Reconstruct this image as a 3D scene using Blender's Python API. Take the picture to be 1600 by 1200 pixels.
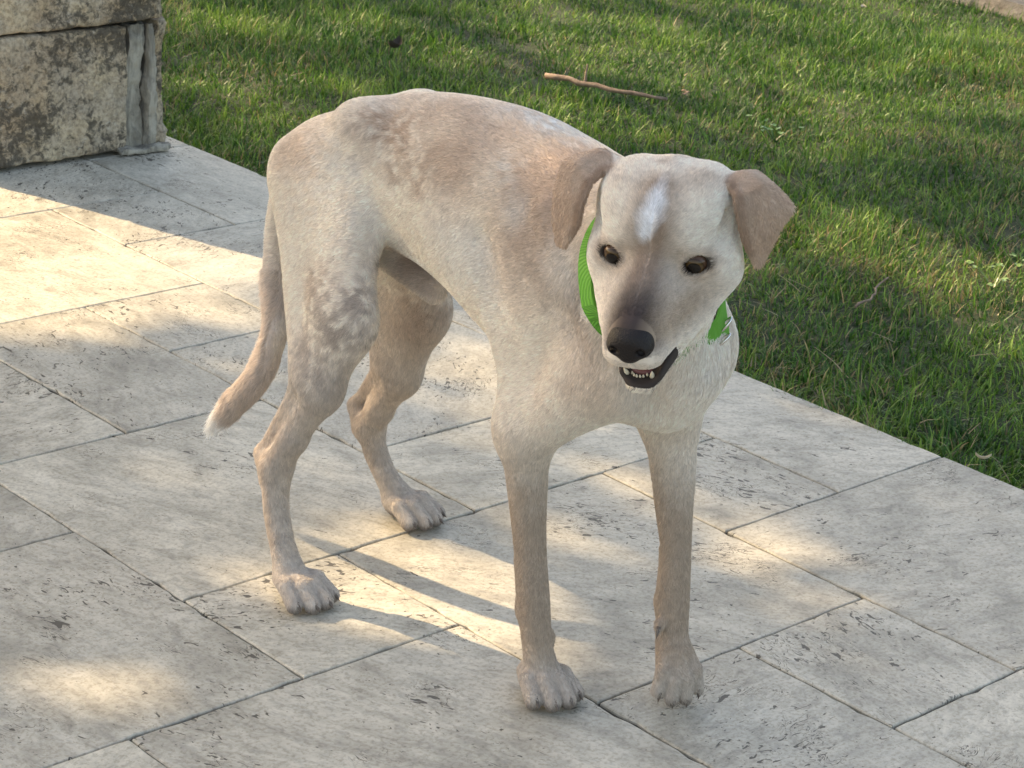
# Dog standing on a travertine patio beside a lawn (Blender 4.5)
import bpy, math, random
import numpy as np
from mathutils import Matrix, Vector

for _o in list(bpy.data.objects):
    bpy.data.objects.remove(_o)
SC = bpy.context.scene
COL = SC.collection
RNG = np.random.default_rng(7)

# ------------------------------------------------------------------ camera
CAM_POS = np.array([-2.29138396, -3.19229415, 1.09299042])
CAM_R = np.array([0.7337577, -0.67550808, 0.07272188])
CAM_U = np.array([0.1927624, 0.30962376, 0.93111534])
CAM_F = np.array([0.65149236, 0.66919501, -0.35740138])
camd = bpy.data.cameras.new('camera')
camo = bpy.data.objects.new('camera', camd)
COL.objects.link(camo)
camo.matrix_world = Matrix(((CAM_R[0], CAM_U[0], -CAM_F[0], CAM_POS[0]),
                            (CAM_R[1], CAM_U[1], -CAM_F[1], CAM_POS[1]),
                            (CAM_R[2], CAM_U[2], -CAM_F[2], CAM_POS[2]),
                            (0, 0, 0, 1)))
camd.sensor_width = 36.0
camd.lens = 3644.16 / 1600 * 36.0
camd.clip_start = 0.05
camd.clip_end = 2000
camd.dof.use_dof = True
camd.dof.focus_distance = 2.2
camd.dof.aperture_fstop = 45.0
SC.camera = camo

# ------------------------------------------------------------------ sky, sun, exposure
SUN_EL = math.radians(34)
SUN_TRAVEL = np.array([0.28, -0.96, 0.0]); SUN_TRAVEL /= np.linalg.norm(SUN_TRAVEL)
SUN_DIR = np.array([SUN_TRAVEL[0] * math.cos(SUN_EL), SUN_TRAVEL[1] * math.cos(SUN_EL), -math.sin(SUN_EL)])  # light travels this way
world = bpy.data.worlds.new('World')
SC.world = world
world.use_nodes = True
_nt = world.node_tree
_bg = _nt.nodes['Background']
_sky = _nt.nodes.new('ShaderNodeTexSky')
_sky.sky_type = 'NISHITA'
_sky.sun_disc = False
_sky.sun_elevation = SUN_EL
_to_sun = -SUN_DIR
_sky.sun_rotation = math.atan2(_to_sun[0], _to_sun[1])
_sky.air_density = 1.0
_sky.dust_density = 3.0
_sky.ozone_density = 0.6
_nt.links.new(_sky.outputs['Color'], _bg.inputs['Color'])
_bg.inputs['Strength'].default_value = 0.15
sund = bpy.data.lights.new('sun', 'SUN')
sund.energy = 3.0
sund.angle = math.radians(0.6)
sund.color = (1.0, 0.84, 0.62)
suno = bpy.data.objects.new('sun', sund)
COL.objects.link(suno)
suno.location = tuple(-SUN_DIR * 20)
suno.rotation_euler = Vector(SUN_DIR).to_track_quat('-Z', 'Y').to_euler()
SC.view_settings.view_transform = 'Standard'
SC.view_settings.look = 'None'
SC.view_settings.gamma = 1.0
SC.view_settings.use_curve_mapping = False
SC.view_settings.exposure = 1.72
SC.view_settings.use_white_balance = True
SC.view_settings.white_balance_temperature = 7900
SC.view_settings.white_balance_tint = 10
SC.cycles.max_bounces = 6
SC.cycles.diffuse_bounces = 3
SC.cycles.glossy_bounces = 2
SC.cycles.transparent_max_bounces = 8
SC.cycles.use_denoising = True

# ------------------------------------------------------------------ helpers
def mesh_np(name, verts, faces, smooth=False):
    """faces: (n,3) or (n,4) int array, or list of such arrays"""
    me = bpy.data.meshes.new(name)
    fl = faces if isinstance(faces, list) else [faces]
    fl = [np.asarray(f, np.int32) for f in fl if len(f)]
    loops = np.concatenate([f.ravel() for f in fl])
    tot = np.concatenate([np.full(len(f), f.shape[1], np.int32) for f in fl])
    start = np.concatenate([[0], np.cumsum(tot)[:-1]]).astype(np.int32)
    me.vertices.add(len(verts)); me.loops.add(len(loops)); me.polygons.add(len(tot))
    me.vertices.foreach_set('co', np.asarray(verts, np.float32).ravel())
    me.loops.foreach_set('vertex_index', loops)
    me.polygons.foreach_set('loop_start', start)
    me.polygons.foreach_set('loop_total', tot)
    me.polygons.foreach_set('use_smooth', np.full(len(tot), smooth))
    me.update(calc_edges=True)
    return me

def link(name, me, mat=None, parent=None, loc=(0, 0, 0), **props):
    o = bpy.data.objects.new(name, me)
    COL.objects.link(o)
    o.location = loc
    if parent is not None:
        o.parent = parent
    if mat is not None and me is not None and not me.materials:
        me.materials.append(mat)
    for k, v in props.items():
        o[k] = v
    return o

def col_attr(me, rgb, name='tone'):
    a = me.color_attributes.new(name, 'FLOAT_COLOR', 'POINT')
    c = np.ones((len(me.vertices), 4), np.float32)
    c[:, :3] = rgb
    a.data.foreach_set('color', c.ravel())

class NT:
    """tiny node-graph helper"""
    def __init__(self, name):
        self.m = bpy.data.materials.new(name); self.m.use_nodes = True
        self.t = self.m.node_tree; self.b = self.t.nodes['Principled BSDF']
    def n(self, kind, **kw):
        x = self.t.nodes.new('ShaderNode' + kind)
        for k, v in kw.items():
            if k in x.inputs: x.inputs[k].default_value = v
            else: setattr(x, k, v)
        return x
    def l(self, a, b): self.t.links.new(a, b)
    def noise(self, vec, scale, detail=4, rough=.55, dist=0.0):
        x = self.n('TexNoise'); x.inputs['Scale'].default_value = scale; x.inputs['Detail'].default_value = detail
        x.inputs['Roughness'].default_value = rough; x.inputs['Distortion'].default_value = dist
        if vec is not None: self.l(vec, x.inputs['Vector'])
        return x.outputs['Fac']
    def ramp(self, fac, stops):
        x = self.n('ValToRGB'); e = x.color_ramp.elements
        while len(e) < len(stops): e.new(.5)
        for i, (p, c) in enumerate(stops):
            e[i].position = p; e[i].color = (*c, 1) if len(c) == 3 else c
        self.l(fac, x.inputs['Fac']); return x.outputs['Color']
    def mix(self, fac, a, b, mode='MIX'):
        x = self.n('Mix'); x.data_type = 'RGBA'; x.blend_type = mode
        for s, v in (('Factor', fac), ('A', a), ('B', b)):
            i = [k for k in x.inputs if k.name == s and (k.type == 'RGBA' if s != 'Factor' else k.type == 'VALUE')][0]
            if hasattr(v, 'default_value') and hasattr(v, 'links'): self.l(v, i)
            else: i.default_value = v if s == 'Factor' else (*v, 1)
        return [k for k in x.outputs if k.type == 'RGBA'][0]
    def math(self, op, a, b=0.0, clamp=False):
        x = self.n('Math'); x.operation = op; x.use_clamp = clamp
        for i, v in enumerate((a, b)):
            if hasattr(v, 'links'): self.l(v, x.inputs[i])
            else: x.inputs[i].default_value = v
        return x.outputs[0]
    def bump(self, h, strength=.3, dist=.01):
        x = self.n('Bump'); x.inputs['Strength'].default_value = strength; x.inputs['Distance'].default_value = dist
        self.l(h, x.inputs['Height']); self.l(x.outputs['Normal'], self.b.inputs['Normal']); return x
    def set(self, **kw):
        for k, v in kw.items():
            i = self.b.inputs[k.replace('_', ' ')]
            if hasattr(v, 'links'): self.l(v, i)
            else: i.default_value = (*v, 1) if isinstance(v, tuple) and len(v) == 3 else v

def vnoise(p, scale, seed=0, octaves=3):
    """value noise in numpy, p (n,3) -> 0..1"""
    out = np.zeros(len(p)); amp = 1.0; tot = 0.0
    q = np.asarray(p, float) * scale + seed * 17.31 + 100.0
    for o in range(octaves):
        i = np.floor(q).astype(np.int64); f = q - i; f = f * f * (3 - 2 * f)
        v = np.zeros(len(q))
        for dx in (0, 1):
            for dy in (0, 1):
                for dz in (0, 1):
                    h = ((i[:, 0] + dx) * 73856093) ^ ((i[:, 1] + dy) * 19349663) ^ ((i[:, 2] + dz) * 83492791) ^ (seed * 2654435 + o * 911)
                    h = (h ^ (h >> 13)) * 1274126177 & 0x7fffffff
                    h = (h ^ (h >> 16)) & 0xffff
                    w = (f[:, 0] if dx else 1 - f[:, 0]) * (f[:, 1] if dy else 1 - f[:, 1]) * (f[:, 2] if dz else 1 - f[:, 2])
                    v += w * h / 65535.0
        out += amp * v; tot += amp; amp *= .5; q = q * 2.03 + 5.7
    return out / tot
# ================================================================== GROUND, PATIO
TM = 0.203                                   # paving module
M_SOIL = NT('soil')
_tc = M_SOIL.n('TexCoord')
_n = M_SOIL.noise(_tc.outputs['Object'], 9, 6, .65)
M_SOIL.set(Base_Color=M_SOIL.ramp(_n, [(.3, (.016, .024, .008)), (.55, (.030, .040, .014)), (.75, (.085, .075, .038))]), Roughness=.95)
M_SOIL.bump(_n, .6, .03)
_gx = np.concatenate([[-400, -60, -14], np.linspace(-6, 7, 66), [14, 60, 400]]); _gy = np.concatenate([[-400, -60, -14], np.linspace(-7, 7, 71), [14, 60, 400]])
_X, _Y = np.meshgrid(_gx, _gy, indexing='ij')
_p = np.stack([_X.ravel(), _Y.ravel(), np.zeros(_X.size)], 1)
def lawn_z(x, y):
    p = np.stack([x, y, np.zeros_like(x)], 1)
    return -.034 + (vnoise(p, 1.1, 31, 2) - .5) * .05 * np.clip((x - .05) / .6, 0, 1)
_p[:, 2] = np.where(_p[:, 0] > .02, lawn_z(_p[:, 0], _p[:, 1]), -.05)
_nx, _ny = len(_gx), len(_gy)
_i = np.arange(_nx * _ny).reshape(_nx, _ny)
_q = np.stack([_i[:-1, :-1].ravel(), _i[1:, :-1].ravel(), _i[1:, 1:].ravel(), _i[:-1, 1:].ravel()], 1)
link('ground', mesh_np('ground', _p, _q, True), M_SOIL.m, kind='structure')

# ---- travertine
M_TRAV = NT('travertine')
def travertine(M):
    tc = M.n('TexCoord'); oi = M.n('ObjectInfo')
    off = M.n('VectorMath'); off.operation = 'SCALE'; M.l(oi.outputs['Random'], off.inputs['Scale']); off.inputs[0].default_value = (37.0, 53.0, 11.0)
    add = M.n('VectorMath'); add.operation = 'ADD'; M.l(tc.outputs['Object'], add.inputs[0]); M.l(off.outputs[0], add.inputs[1])
    P = add.outputs[0]
    # bedding: rotate a little and stretch
    mp = M.n('Mapping'); mp.inputs['Scale'].default_value = (1.0, 2.6, 1.0); M.l(P, mp.inputs['Vector'])
    rot = M.n('VectorRotate'); rot.rotation_type = 'Z_AXIS'; M.l(P, rot.inputs['Vector'])
    M.l(M.math('MULTIPLY', M.math('FRACT', M.math('MULTIPLY', oi.outputs['Random'], 7.3)), 3.1), rot.inputs['Angle'])
    mp = M.n('Mapping'); mp.inputs['Scale'].default_value = (1.0, 2.2, 1.0); M.l(rot.outputs[0], mp.inputs['Vector'])
    Q = mp.outputs[0]
    big = M.noise(Q, 3.2, 4, .6, .6)
    mid = M.noise(Q, 17, 7, .72, .7)
    fine = M.noise(Q, 70, 4, .6, .4)
    base = M.ramp(mid, [(.32, (.30, .275, .225)), (.44, (.48, .445, .375)), (.56, (.60, .56, .475)), (.72, (.71, .67, .585))])
    base = M.mix(M.math('MULTIPLY', big, .50), base, (.52, .485, .41))
    cloud_ = M.ramp(M.noise(P, 6.5, 5, .65, .5), [(.36, (.62, .62, .61)), (.54, (1, 1, 1))])
    base = M.mix(.75, base, cloud_, 'MULTIPLY')
    spk = M.ramp(M.noise(P, 210, 3, .7), [(.36, (.62, .60, .57)), (.52, (1, 1, 1))])
    base = M.mix(.7, base, spk, 'MULTIPLY')
    rnd = M.ramp(oi.outputs['Random'], [(0, (.80, .79, .765)), (.5, (.93, .92, .895)), (1, (1.02, 1.0, .95))])
    base = M.mix(1.0, base, rnd, 'MULTIPLY')
    base = M.mix(M.math('MULTIPLY', M.math('SUBTRACT', fine, .5, True), 2.6), base, (.26, .245, .215))
    # pits and worm-like voids; dark tone is dirt fill plus painted-in shade
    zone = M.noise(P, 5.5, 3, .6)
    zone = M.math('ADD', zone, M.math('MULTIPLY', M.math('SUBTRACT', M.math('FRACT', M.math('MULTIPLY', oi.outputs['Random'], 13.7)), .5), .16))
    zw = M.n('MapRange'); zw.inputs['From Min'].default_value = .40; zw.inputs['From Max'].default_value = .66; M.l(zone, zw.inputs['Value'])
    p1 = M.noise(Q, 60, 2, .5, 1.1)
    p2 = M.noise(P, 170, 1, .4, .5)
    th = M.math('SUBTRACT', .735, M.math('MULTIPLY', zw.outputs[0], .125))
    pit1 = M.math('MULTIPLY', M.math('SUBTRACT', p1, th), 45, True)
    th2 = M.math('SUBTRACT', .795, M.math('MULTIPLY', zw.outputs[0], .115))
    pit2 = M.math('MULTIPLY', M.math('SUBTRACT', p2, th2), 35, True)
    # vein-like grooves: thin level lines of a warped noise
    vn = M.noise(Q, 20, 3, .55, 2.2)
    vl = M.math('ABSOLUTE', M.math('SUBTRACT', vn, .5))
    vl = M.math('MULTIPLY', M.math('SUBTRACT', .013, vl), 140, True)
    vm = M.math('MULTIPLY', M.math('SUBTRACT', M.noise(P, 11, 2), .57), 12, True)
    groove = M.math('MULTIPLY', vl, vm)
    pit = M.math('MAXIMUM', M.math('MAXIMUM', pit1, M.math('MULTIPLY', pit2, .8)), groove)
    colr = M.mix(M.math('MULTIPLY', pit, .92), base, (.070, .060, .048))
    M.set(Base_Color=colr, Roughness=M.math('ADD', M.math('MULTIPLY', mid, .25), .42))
    M.b.inputs['Specular IOR Level'].default_value = .32
    h = M.math('SUBTRACT', M.math('MULTIPLY', fine, .12), pit)
    M.bump(h, .55, .0022)
travertine(M_TRAV)
M_JOINT = NT('joint_sand')
_tc = M_JOINT.n('TexCoord')
M_JOINT.set(Base_Color=M_JOINT.ramp(M_JOINT.noise(_tc.outputs['Object'], 60, 3), [(.35, (.035, .030, .024)), (.7, (.10, .088, .07))]), Roughness=.95)

def tile_mesh(na, nb, seed):
    """one slab: worn outline, rounded arris; top at z = 0"""
    rg = np.random.default_rng(seed)
    w, l = na * TM - .0024, nb * TM - .0024
    out = []
    for (x0, y0, x1, y1) in ((-w/2, -l/2, w/2, -l/2), (w/2, -l/2, w/2, l/2), (w/2, l/2, -w/2, l/2), (-w/2, l/2, -w/2, -l/2)):
        n = max(4, int(math.hypot(x1 - x0, y1 - y0) / .016))
        t = np.arange(n) / n
        j = rg.normal(0, .00035, n); j -= (rg.random(n) < .10) * rg.uniform(.0008, .0034, n); j[0] = -.001
        nx, ny = (y1 - y0), -(x1 - x0); L = math.hypot(nx, ny)
        out += list(np.stack([x0 + (x1 - x0) * t + nx / L * j, y0 + (y1 - y0) * t + ny / L * j], 1))
    o = np.array(out); n = len(o)
    s1 = o * (1 - np.array([.0010 / w * 2, .0006 / l * 2])); s2 = o * (1 - np.array([.0030 / w * 2, .0016 / l * 2]))
    v = np.concatenate([np.c_[o, np.full(n, -.030)], np.c_[o, np.full(n, -.0016)], np.c_[s1, np.full(n, -.0004)], np.c_[s2, np.zeros(n)], [[0, 0, 0]]])
    k = np.arange(n); k1 = (k + 1) % n
    q = np.concatenate([np.stack([r * n + k, r * n + k1, (r + 1) * n + k1, (r + 1) * n + k], 1) for r in range(3)])
    t = np.stack([3 * n + k, 3 * n + k1, np.full(n, 4 * n)], 1)
    return mesh_np('tile', v, [q, t])

TILES = [(0, 1, 0, 2), (1, 3, -1, 1), (1, 2, 1, 2), (2, 4, 1, 3), (2, 3, 3, 4), (3, 4, 3, 5), (4, 6, 3, 5), (0, 2, 2, 4), (1, 3, 4, 6), (0, 1, 4, 6),
         (3, 5, 5, 7), (5, 7, 4, 6), (5, 7, 6, 8), (4, 5, 7, 8), (1, 3, 6, 7), (2, 4, 7, 9), (1, 2, 7, 8), (0, 1, 6, 8), (0, 2, 8, 10), (2, 3, 9, 10),
         (3, 4, 9, 11), (4, 6, 8, 11), (6, 8, 8, 10), (1, 3, 10, 12), (4, 6, 1, 3), (0, 1, 10, 12)]
A_MAX, B0, B1 = 15, -9, 19
_occ = np.zeros((A_MAX, B1 - B0), bool)
for a0, a1, b0, b1 in TILES: _occ[a0:a1, b0 - B0:b1 - B0] = True
_rr = random.Random(5)
for b in range(B1 - B0):
    for a in range(A_MAX):
        if _occ[a, b]: continue
        sizes = [(2, 2), (2, 3), (2, 2), (1, 2), (2, 1)]; _rr.shuffle(sizes)
        for sa, sb in sizes + [(1, 1)]:
            if a + sa <= A_MAX and b + sb <= B1 - B0 and not _occ[a:a + sa, b:b + sb].any():
                _occ[a:a + sa, b:b + sb] = True; TILES.append((a, a + sa, b + B0, b + B0 + sb)); break
patio = link('patio', mesh_np('patio_bed', [(-A_MAX * TM, -B1 * TM, -.004), (-.004, -B1 * TM, -.004), (-.004, -B0 * TM, -.004), (-A_MAX * TM, -B0 * TM, -.004),
                                            (-A_MAX * TM, -B1 * TM, -.12), (-.004, -B1 * TM, -.12), (-.004, -B0 * TM, -.12), (-A_MAX * TM, -B0 * TM, -.12)],
                              np.array([(0, 1, 2, 3), (0, 4, 5, 1), (1, 5, 6, 2), (2, 6, 7, 3), (3, 7, 4, 0)])), M_JOINT.m, kind='structure')
_cache = {}
for k, (a0, a1, b0, b1) in enumerate(TILES):
    na, nb = a1 - a0, b1 - b0
    key = (na, nb, k % 3)
    if key not in _cache:
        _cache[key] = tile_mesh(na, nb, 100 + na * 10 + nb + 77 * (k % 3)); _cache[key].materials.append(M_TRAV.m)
    t = link('tile', _cache[key], None, patio, (-(a0 + a1) / 2 * TM, -(b0 + b1) / 2 * TM, RNG.normal(0, .00035)))
    t.rotation_euler = (RNG.normal(0, .0006), RNG.normal(0, .0006), math.pi if k % 2 else 0)

# gravel path on the far side of the lawn
M_PATH = NT('path_grit')
_tc = M_PATH.n('TexCoord'); _n = M_PATH.noise(_tc.outputs['Object'], 40, 5, .7)
M_PATH.set(Base_Color=M_PATH.ramp(_n, [(.3, (.10, .085, .065)), (.7, (.26, .23, .19))]), Roughness=.95); M_PATH.bump(_n, .6, .02)
_t = np.linspace(-7, 7, 57); _e = 2.50 + .05 * np.sin(_t * 2.1) + .04 * np.sin(_t * 5.3 + 1)
_pv = np.concatenate([np.c_[_e, _t, np.full(57, .004)], np.c_[_e + .9, _t, np.full(57, .006)], np.c_[_e - .05, _t, np.full(57, -.06)], np.c_[_e + .95, _t, np.full(57, -.06)]])
_k = np.arange(56)
link('path', mesh_np('path', _pv, np.concatenate([np.stack([_k + 1, _k, _k + 57, _k + 58], 1), np.stack([_k, _k + 1, _k + 115, _k + 114], 1), np.stack([_k + 58, _k + 57, _k + 171, _k + 172], 1)])), M_PATH.m, kind='structure')

# ================================================================== LAWN
M_GRASS = NT('grass_blade')
_a = M_GRASS.n('Attribute', attribute_name='tone')
M_GRASS.set(Base_Color=_a.outputs['Color'], Roughness=.45)
M_GRASS.b.inputs['Specular IOR Level'].default_value = .35
_tr = M_GRASS.n('BsdfTranslucent'); M_GRASS.l(_a.outputs['Color'], _tr.inputs['Color'])
_mx = M_GRASS.n('MixShader'); _mx.inputs[0].default_value = .32
M_GRASS.l(M_GRASS.b.outputs[0], _mx.inputs[1]); M_GRASS.l(_tr.outputs[0], _mx.inputs[2])
M_GRASS.l(_mx.outputs[0], M_GRASS.t.nodes['Material Output'].inputs['Surface'])

def blades(root, length, width, lean, bend, tone, seg=3):
    """tapered curved strips; lean: (n,2) horizontal tip offset as a share of length"""
    n = len(root)
    ang = np.arctan2(lean[:, 1], lean[:, 0]) + RNG.normal(0, .7, n)
    side = np.stack([-np.sin(ang), np.cos(ang), np.zeros(n)], 1)
    lv = np.linalg.norm(lean, axis=1)
    up = np.sqrt(np.clip(1 - np.clip(lv, 0, .96) ** 2, .05, 1))
    V_, T_ = [], []
    for i in range(seg + 1):
        u = i / seg
        c = root + np.stack([lean[:, 0] * length * u ** bend, lean[:, 1] * length * u ** bend, up * length * (u - .18 * lv * u * u)], 1)
        w = width * (1 - u ** 1.7) * .5
        if i < seg:
            V_ += [c - side * w[:, None], c + side * w[:, None]]
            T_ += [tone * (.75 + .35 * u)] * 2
        else:
            V_ += [c]; T_ += [tone * 1.12]
    m = 2 * seg + 1
    V_ = np.stack(V_, 1).reshape(-1, 3); T_ = np.stack(T_, 1).reshape(-1, 3)
    b = np.arange(n)[:, None] * m
    q = np.concatenate([b + np.array([2 * i, 2 * i + 1, 2 * i + 3, 2 * i + 2])[None] for i in range(seg - 1)])
    t = b + np.array([2 * seg - 2, 2 * seg - 1, 2 * seg])[None]
    return V_, [q, t], T_

def lawn(n, x0, x1, y0, y1, keep=None):
    x = RNG.uniform(x0, x1, n); y = RNG.uniform(y0, y1, n)
    if keep is not None:
        k = keep(x, y); x, y = x[k], y[k]
    p = np.stack([x, y, np.zeros_like(x)], 1)
    dens = vnoise(p, 5.5, 41, 3); k = RNG.random(len(x)) < np.clip(.70 + (dens - .38) * 2.2, .40, 1)
    x, y, p = x[k], y[k], p[k]; n = len(x)
    tall = vnoise(p, 3.0, 42, 3); clump = vnoise(p, 26, 43, 2); dry = vnoise(p, 2.4, 44, 3); hue = vnoise(p, 7, 45, 2)
    edge = np.clip(1 - x / .30, 0, 1) * np.clip((vnoise(p, 4, 49, 2) - .3) * 3, 0, 1)
    L = (.017 + .022 * tall + .014 * (clump - .5)) * RNG.uniform(.6, 1.4, n)
    L *= np.where(RNG.random(n) < .06, 1.7, 1)
    W = RNG.uniform(.0016, .0032, n)
    broad = RNG.random(n) < .30
    W[broad] = RNG.uniform(.0035, .0060, broad.sum()); L[broad] *= .62
    ca = vnoise(p, 16, 46, 2) * 12 + RNG.normal(0, 1.3, n)
    lean = np.stack([np.cos(ca), np.sin(ca)], 1) * RNG.uniform(.25, 1.15, (n, 1)) + RNG.normal(0, .25, (n, 2))
    g1 = np.array([.019, .066, .009]); g2 = np.array([.062, .165, .021]); g3 = np.array([.190, .300, .055])
    t = np.clip(hue * 1.1 - .04 + RNG.normal(0, .32, n), 0, 1)[:, None]
    tone = np.where(t < .5, g1 + (g2 - g1) * t * 2, g2 + (g3 - g2) * (t - .5) * 2)
    straw = RNG.random(n) < np.clip(.04 + (dry - .55) * .9 + edge * .45, 0.02, .55)
    tone[straw] = np.array([.30, .235, .115]) * RNG.uniform(.55, 1.25, (straw.sum(), 1))
    tone *= RNG.uniform(.6, 1.4, (n, 1))
    z = lawn_z(x, y) - .004
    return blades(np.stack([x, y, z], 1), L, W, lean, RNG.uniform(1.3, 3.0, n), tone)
def join(parts):
    vs, fs, ts, o = [], [[], []], [], 0
    for v, (q, t), c in parts:
        vs.append(v); ts.append(c); fs[0].append(q + o); fs[1].append(t + o); o += len(v)
    return np.concatenate(vs), [np.concatenate(fs[0]), np.concatenate(fs[1])], np.concatenate(ts)
_near = lambda x, y: (y < .55 * x + .75) & (y > 1.05 * x - 2.75)
_v, _f, _t = join([lawn(430000, .004, 2.62, -2.75, 1.75, _near), lawn(70000, .004, 2.55, -3.7, 2.2, lambda x, y: ~_near(x, y))])
# blades creeping over the edge of the paving
n = 5200
x = np.abs(RNG.normal(0, .010, n)) + .003; y = RNG.uniform(-3.2, 1.8, n)
k = vnoise(np.stack([x * 0, y, x * 0], 1), 6, 48, 2) > .42; x, y = x[k], y[k]; n = len(x)
a = RNG.normal(math.pi, .9, n)
_v2, _f2, _t2 = blades(np.stack([x, y, lawn_z(x, y)], 1), RNG.uniform(.030, .062, n), RNG.uniform(.0016, .0034, n), np.stack([np.cos(a), np.sin(a)], 1) * RNG.uniform(.3, .85, (n, 1)),
                       RNG.uniform(1.4, 2.4, n), np.where(RNG.random((n, 1)) < .28, np.array([.34, .27, .14]), np.array([.075, .17, .03])) * RNG.uniform(.6, 1.4, (n, 1)))
_v, _f, _t = join([(_v, _f, _t), (_v2, _f2, _t2)])
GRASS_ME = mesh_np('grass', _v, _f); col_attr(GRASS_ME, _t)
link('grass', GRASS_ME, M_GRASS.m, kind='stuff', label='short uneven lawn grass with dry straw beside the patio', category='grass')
# a few long dead stalks lying in the grass, most of them near the paving
n = 420
x = np.abs(RNG.normal(0, .30, n)) + .01; y = RNG.uniform(-2.6, .9, n)
a = RNG.uniform(0, 2 * math.pi, n)
_v, _f, _t = blades(np.stack([x, y, lawn_z(x, y) + RNG.uniform(.012, .035, n)], 1), RNG.uniform(.02, .06, n), RNG.uniform(.0012, .0024, n),
                    np.stack([np.cos(a), np.sin(a)], 1) * .93, np.full(n, 1.1), np.array([.36, .285, .16]) * RNG.uniform(.5, 1.2, (n, 1)))
_me = mesh_np('dead_stalks', _v, _f); col_attr(_me, _t)
link('dry_straw', _me, M_GRASS.m, kind='stuff', label='pale dead grass stalks lying along the lawn edge', category='straw')

# broad-leaved weeds
M_WEED = NT('weed_leaf')
_a = M_WEED.n('Attribute', attribute_name='tone'); M_WEED.set(Base_Color=_a.outputs['Color'], Roughness=.4)
def leaf_disc(c, r, nrm, axis, tone, cup=.18, n=9):
    nrm = nrm / np.linalg.norm(nrm); axis = axis - nrm * (axis @ nrm); axis /= np.linalg.norm(axis); sd = np.cross(nrm, axis)
    v = [c + nrm * -cup * r * .5]
    for i in range(n):
        t = 2 * math.pi * i / n; rr = r * (1 - .16 * (i == 0))
        v.append(c + axis * math.cos(t) * rr + sd * math.sin(t) * rr * .85)
    return np.array(v), np.array([(0, 1 + i, 1 + (i + 1) % n) for i in range(n)])
def weed(x, y, n, R, size, label, tone, name='clover_plant', hgt=.035):
    z0 = float(lawn_z(np.array([x]), np.array([y]))[0])
    st = []
    root = V_(x, y, z0)
    e = link(name, None, loc=tuple(root), label=label, category='plant', group='broad-leaved weeds in the lawn')
    for i in range(n):
        a = RNG.uniform(0, 2 * math.pi); d = R * math.sqrt(RNG.random())
        h = hgt * RNG.uniform(.7, 1.3)
        tip = V_(math.cos(a) * d, math.sin(a) * d, h)
        st.append(tip)
        for k in range(3):
            b = a + 2 * math.pi * k / 3
            c = tip + V_(math.cos(b), math.sin(b), 0) * size * .85
            v, f = leaf_disc(c, size, V_(RNG.normal(0, .25), RNG.normal(0, .25), 1), V_(math.cos(b), math.sin(b), .1), tone)
            me = mesh_np('weed_leaf', v, f); col_attr(me, np.tile(np.array(tone) * RNG.uniform(.75, 1.3), (len(v), 1))); link('leaf', me, M_WEED.m, e)
    m = len(st); tips = np.array(st)
    for k in range(m):
        tp = tips[k:k + 1]; Ln = np.linalg.norm(tp, axis=1)
        v, f, t = blades(np.zeros((1, 3)), Ln, np.full(1, .0022), tp[:, :2] / Ln[:, None] * .9, np.full(1, 1.2), np.array(tone)[None] * .8)
        me = mesh_np('weed_stem', v, f); col_attr(me, t); link('stem', me, M_WEED.m, e)
def V_(*p): return np.array(p, float)
weed(.70, -1.19, 12, .07, .0042, 'yellow-green clover clump in the sunlit grass at the right', (.15, .23, .045))
weed(.24, -.96, 8, .05, .0040, 'small clover tuft in the grass behind the dog\'s head', (.10, .19, .035))
weed(1.05, -.42, 10, .07, .0040, 'dark low weed in the shaded grass up from the dog\'s ear', (.05, .12, .025))

# ================================================================== STONE PILLAR
M_STONE = NT('pillar_stone')
_tc = M_STONE.n('TexCoord'); _g = M_STONE.n('NewGeometry'); _P = _g.outputs['Position']
_n1 = M_STONE.noise(_P, 9, 6, .65, .4); _n2 = M_STONE.noise(_P, 34, 6, .7, .8); _n3 = M_STONE.noise(_P, 120, 4, .6)
_base = M_STONE.ramp(_n1, [(.32, (.30, .265, .215)), (.50, (.43, .36, .265)), (.62, (.50, .41, .28)), (.78, (.44, .40, .34))])
_och = M_STONE.ramp(M_STONE.noise(_P, 6, 3, .5), [(.45, (0, 0, 0)), (.62, (1, 1, 1))])
_base = M_STONE.mix(M_STONE.math('MULTIPLY', _och, .6), _base, (.30, .20, .105))
_lic = M_STONE.ramp(M_STONE.math('ADD', M_STONE.math('MULTIPLY', M_STONE.noise(_P, 6.5, 2, .5, .2), .46), M_STONE.math('MULTIPLY', M_STONE.noise(_P, 62, 6, .75, .5), .54)), [(.485, (0, 0, 0)), (.545, (1, 1, 1))])
_base = M_STONE.mix(M_STONE.math('MULTIPLY', _lic, .85), _base, (.060, .052, .040))
_wht = M_STONE.ramp(_n2, [(.60, (0, 0, 0)), (.70, (1, 1, 1))])
_base = M_STONE.mix(M_STONE.math('MULTIPLY', _wht, .45), _base, (.55, .52, .46))
_sp = M_STONE.ramp(M_STONE.noise(_P, 150, 4, .7), [(.40, (.55, .52, .48)), (.58, (1.1, 1.08, 1.05))])
_base = M_STONE.mix(.8, _base, _sp, 'MULTIPLY')
M_STONE.set(Base_Color=_base, Roughness=.9)
M_STONE.bump(M_STONE.math('ADD', M_STONE.math('MULTIPLY', _n2, .7), M_STONE.math('MULTIPLY', _n3, .5)), .9, .008)
M_MORT = NT('pillar_mortar')
_g = M_MORT.n('NewGeometry'); _P = _g.outputs['Position']
_mp = M_MORT.n('Mapping'); _mp.inputs['Scale'].default_value = (1, 1, .22); M_MORT.l(_P, _mp.inputs['Vector'])
_n1 = M_MORT.noise(_mp.outputs[0], 34, 6, .68, .5); _n2 = M_MORT.noise(_P, 60, 5, .65)
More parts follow.
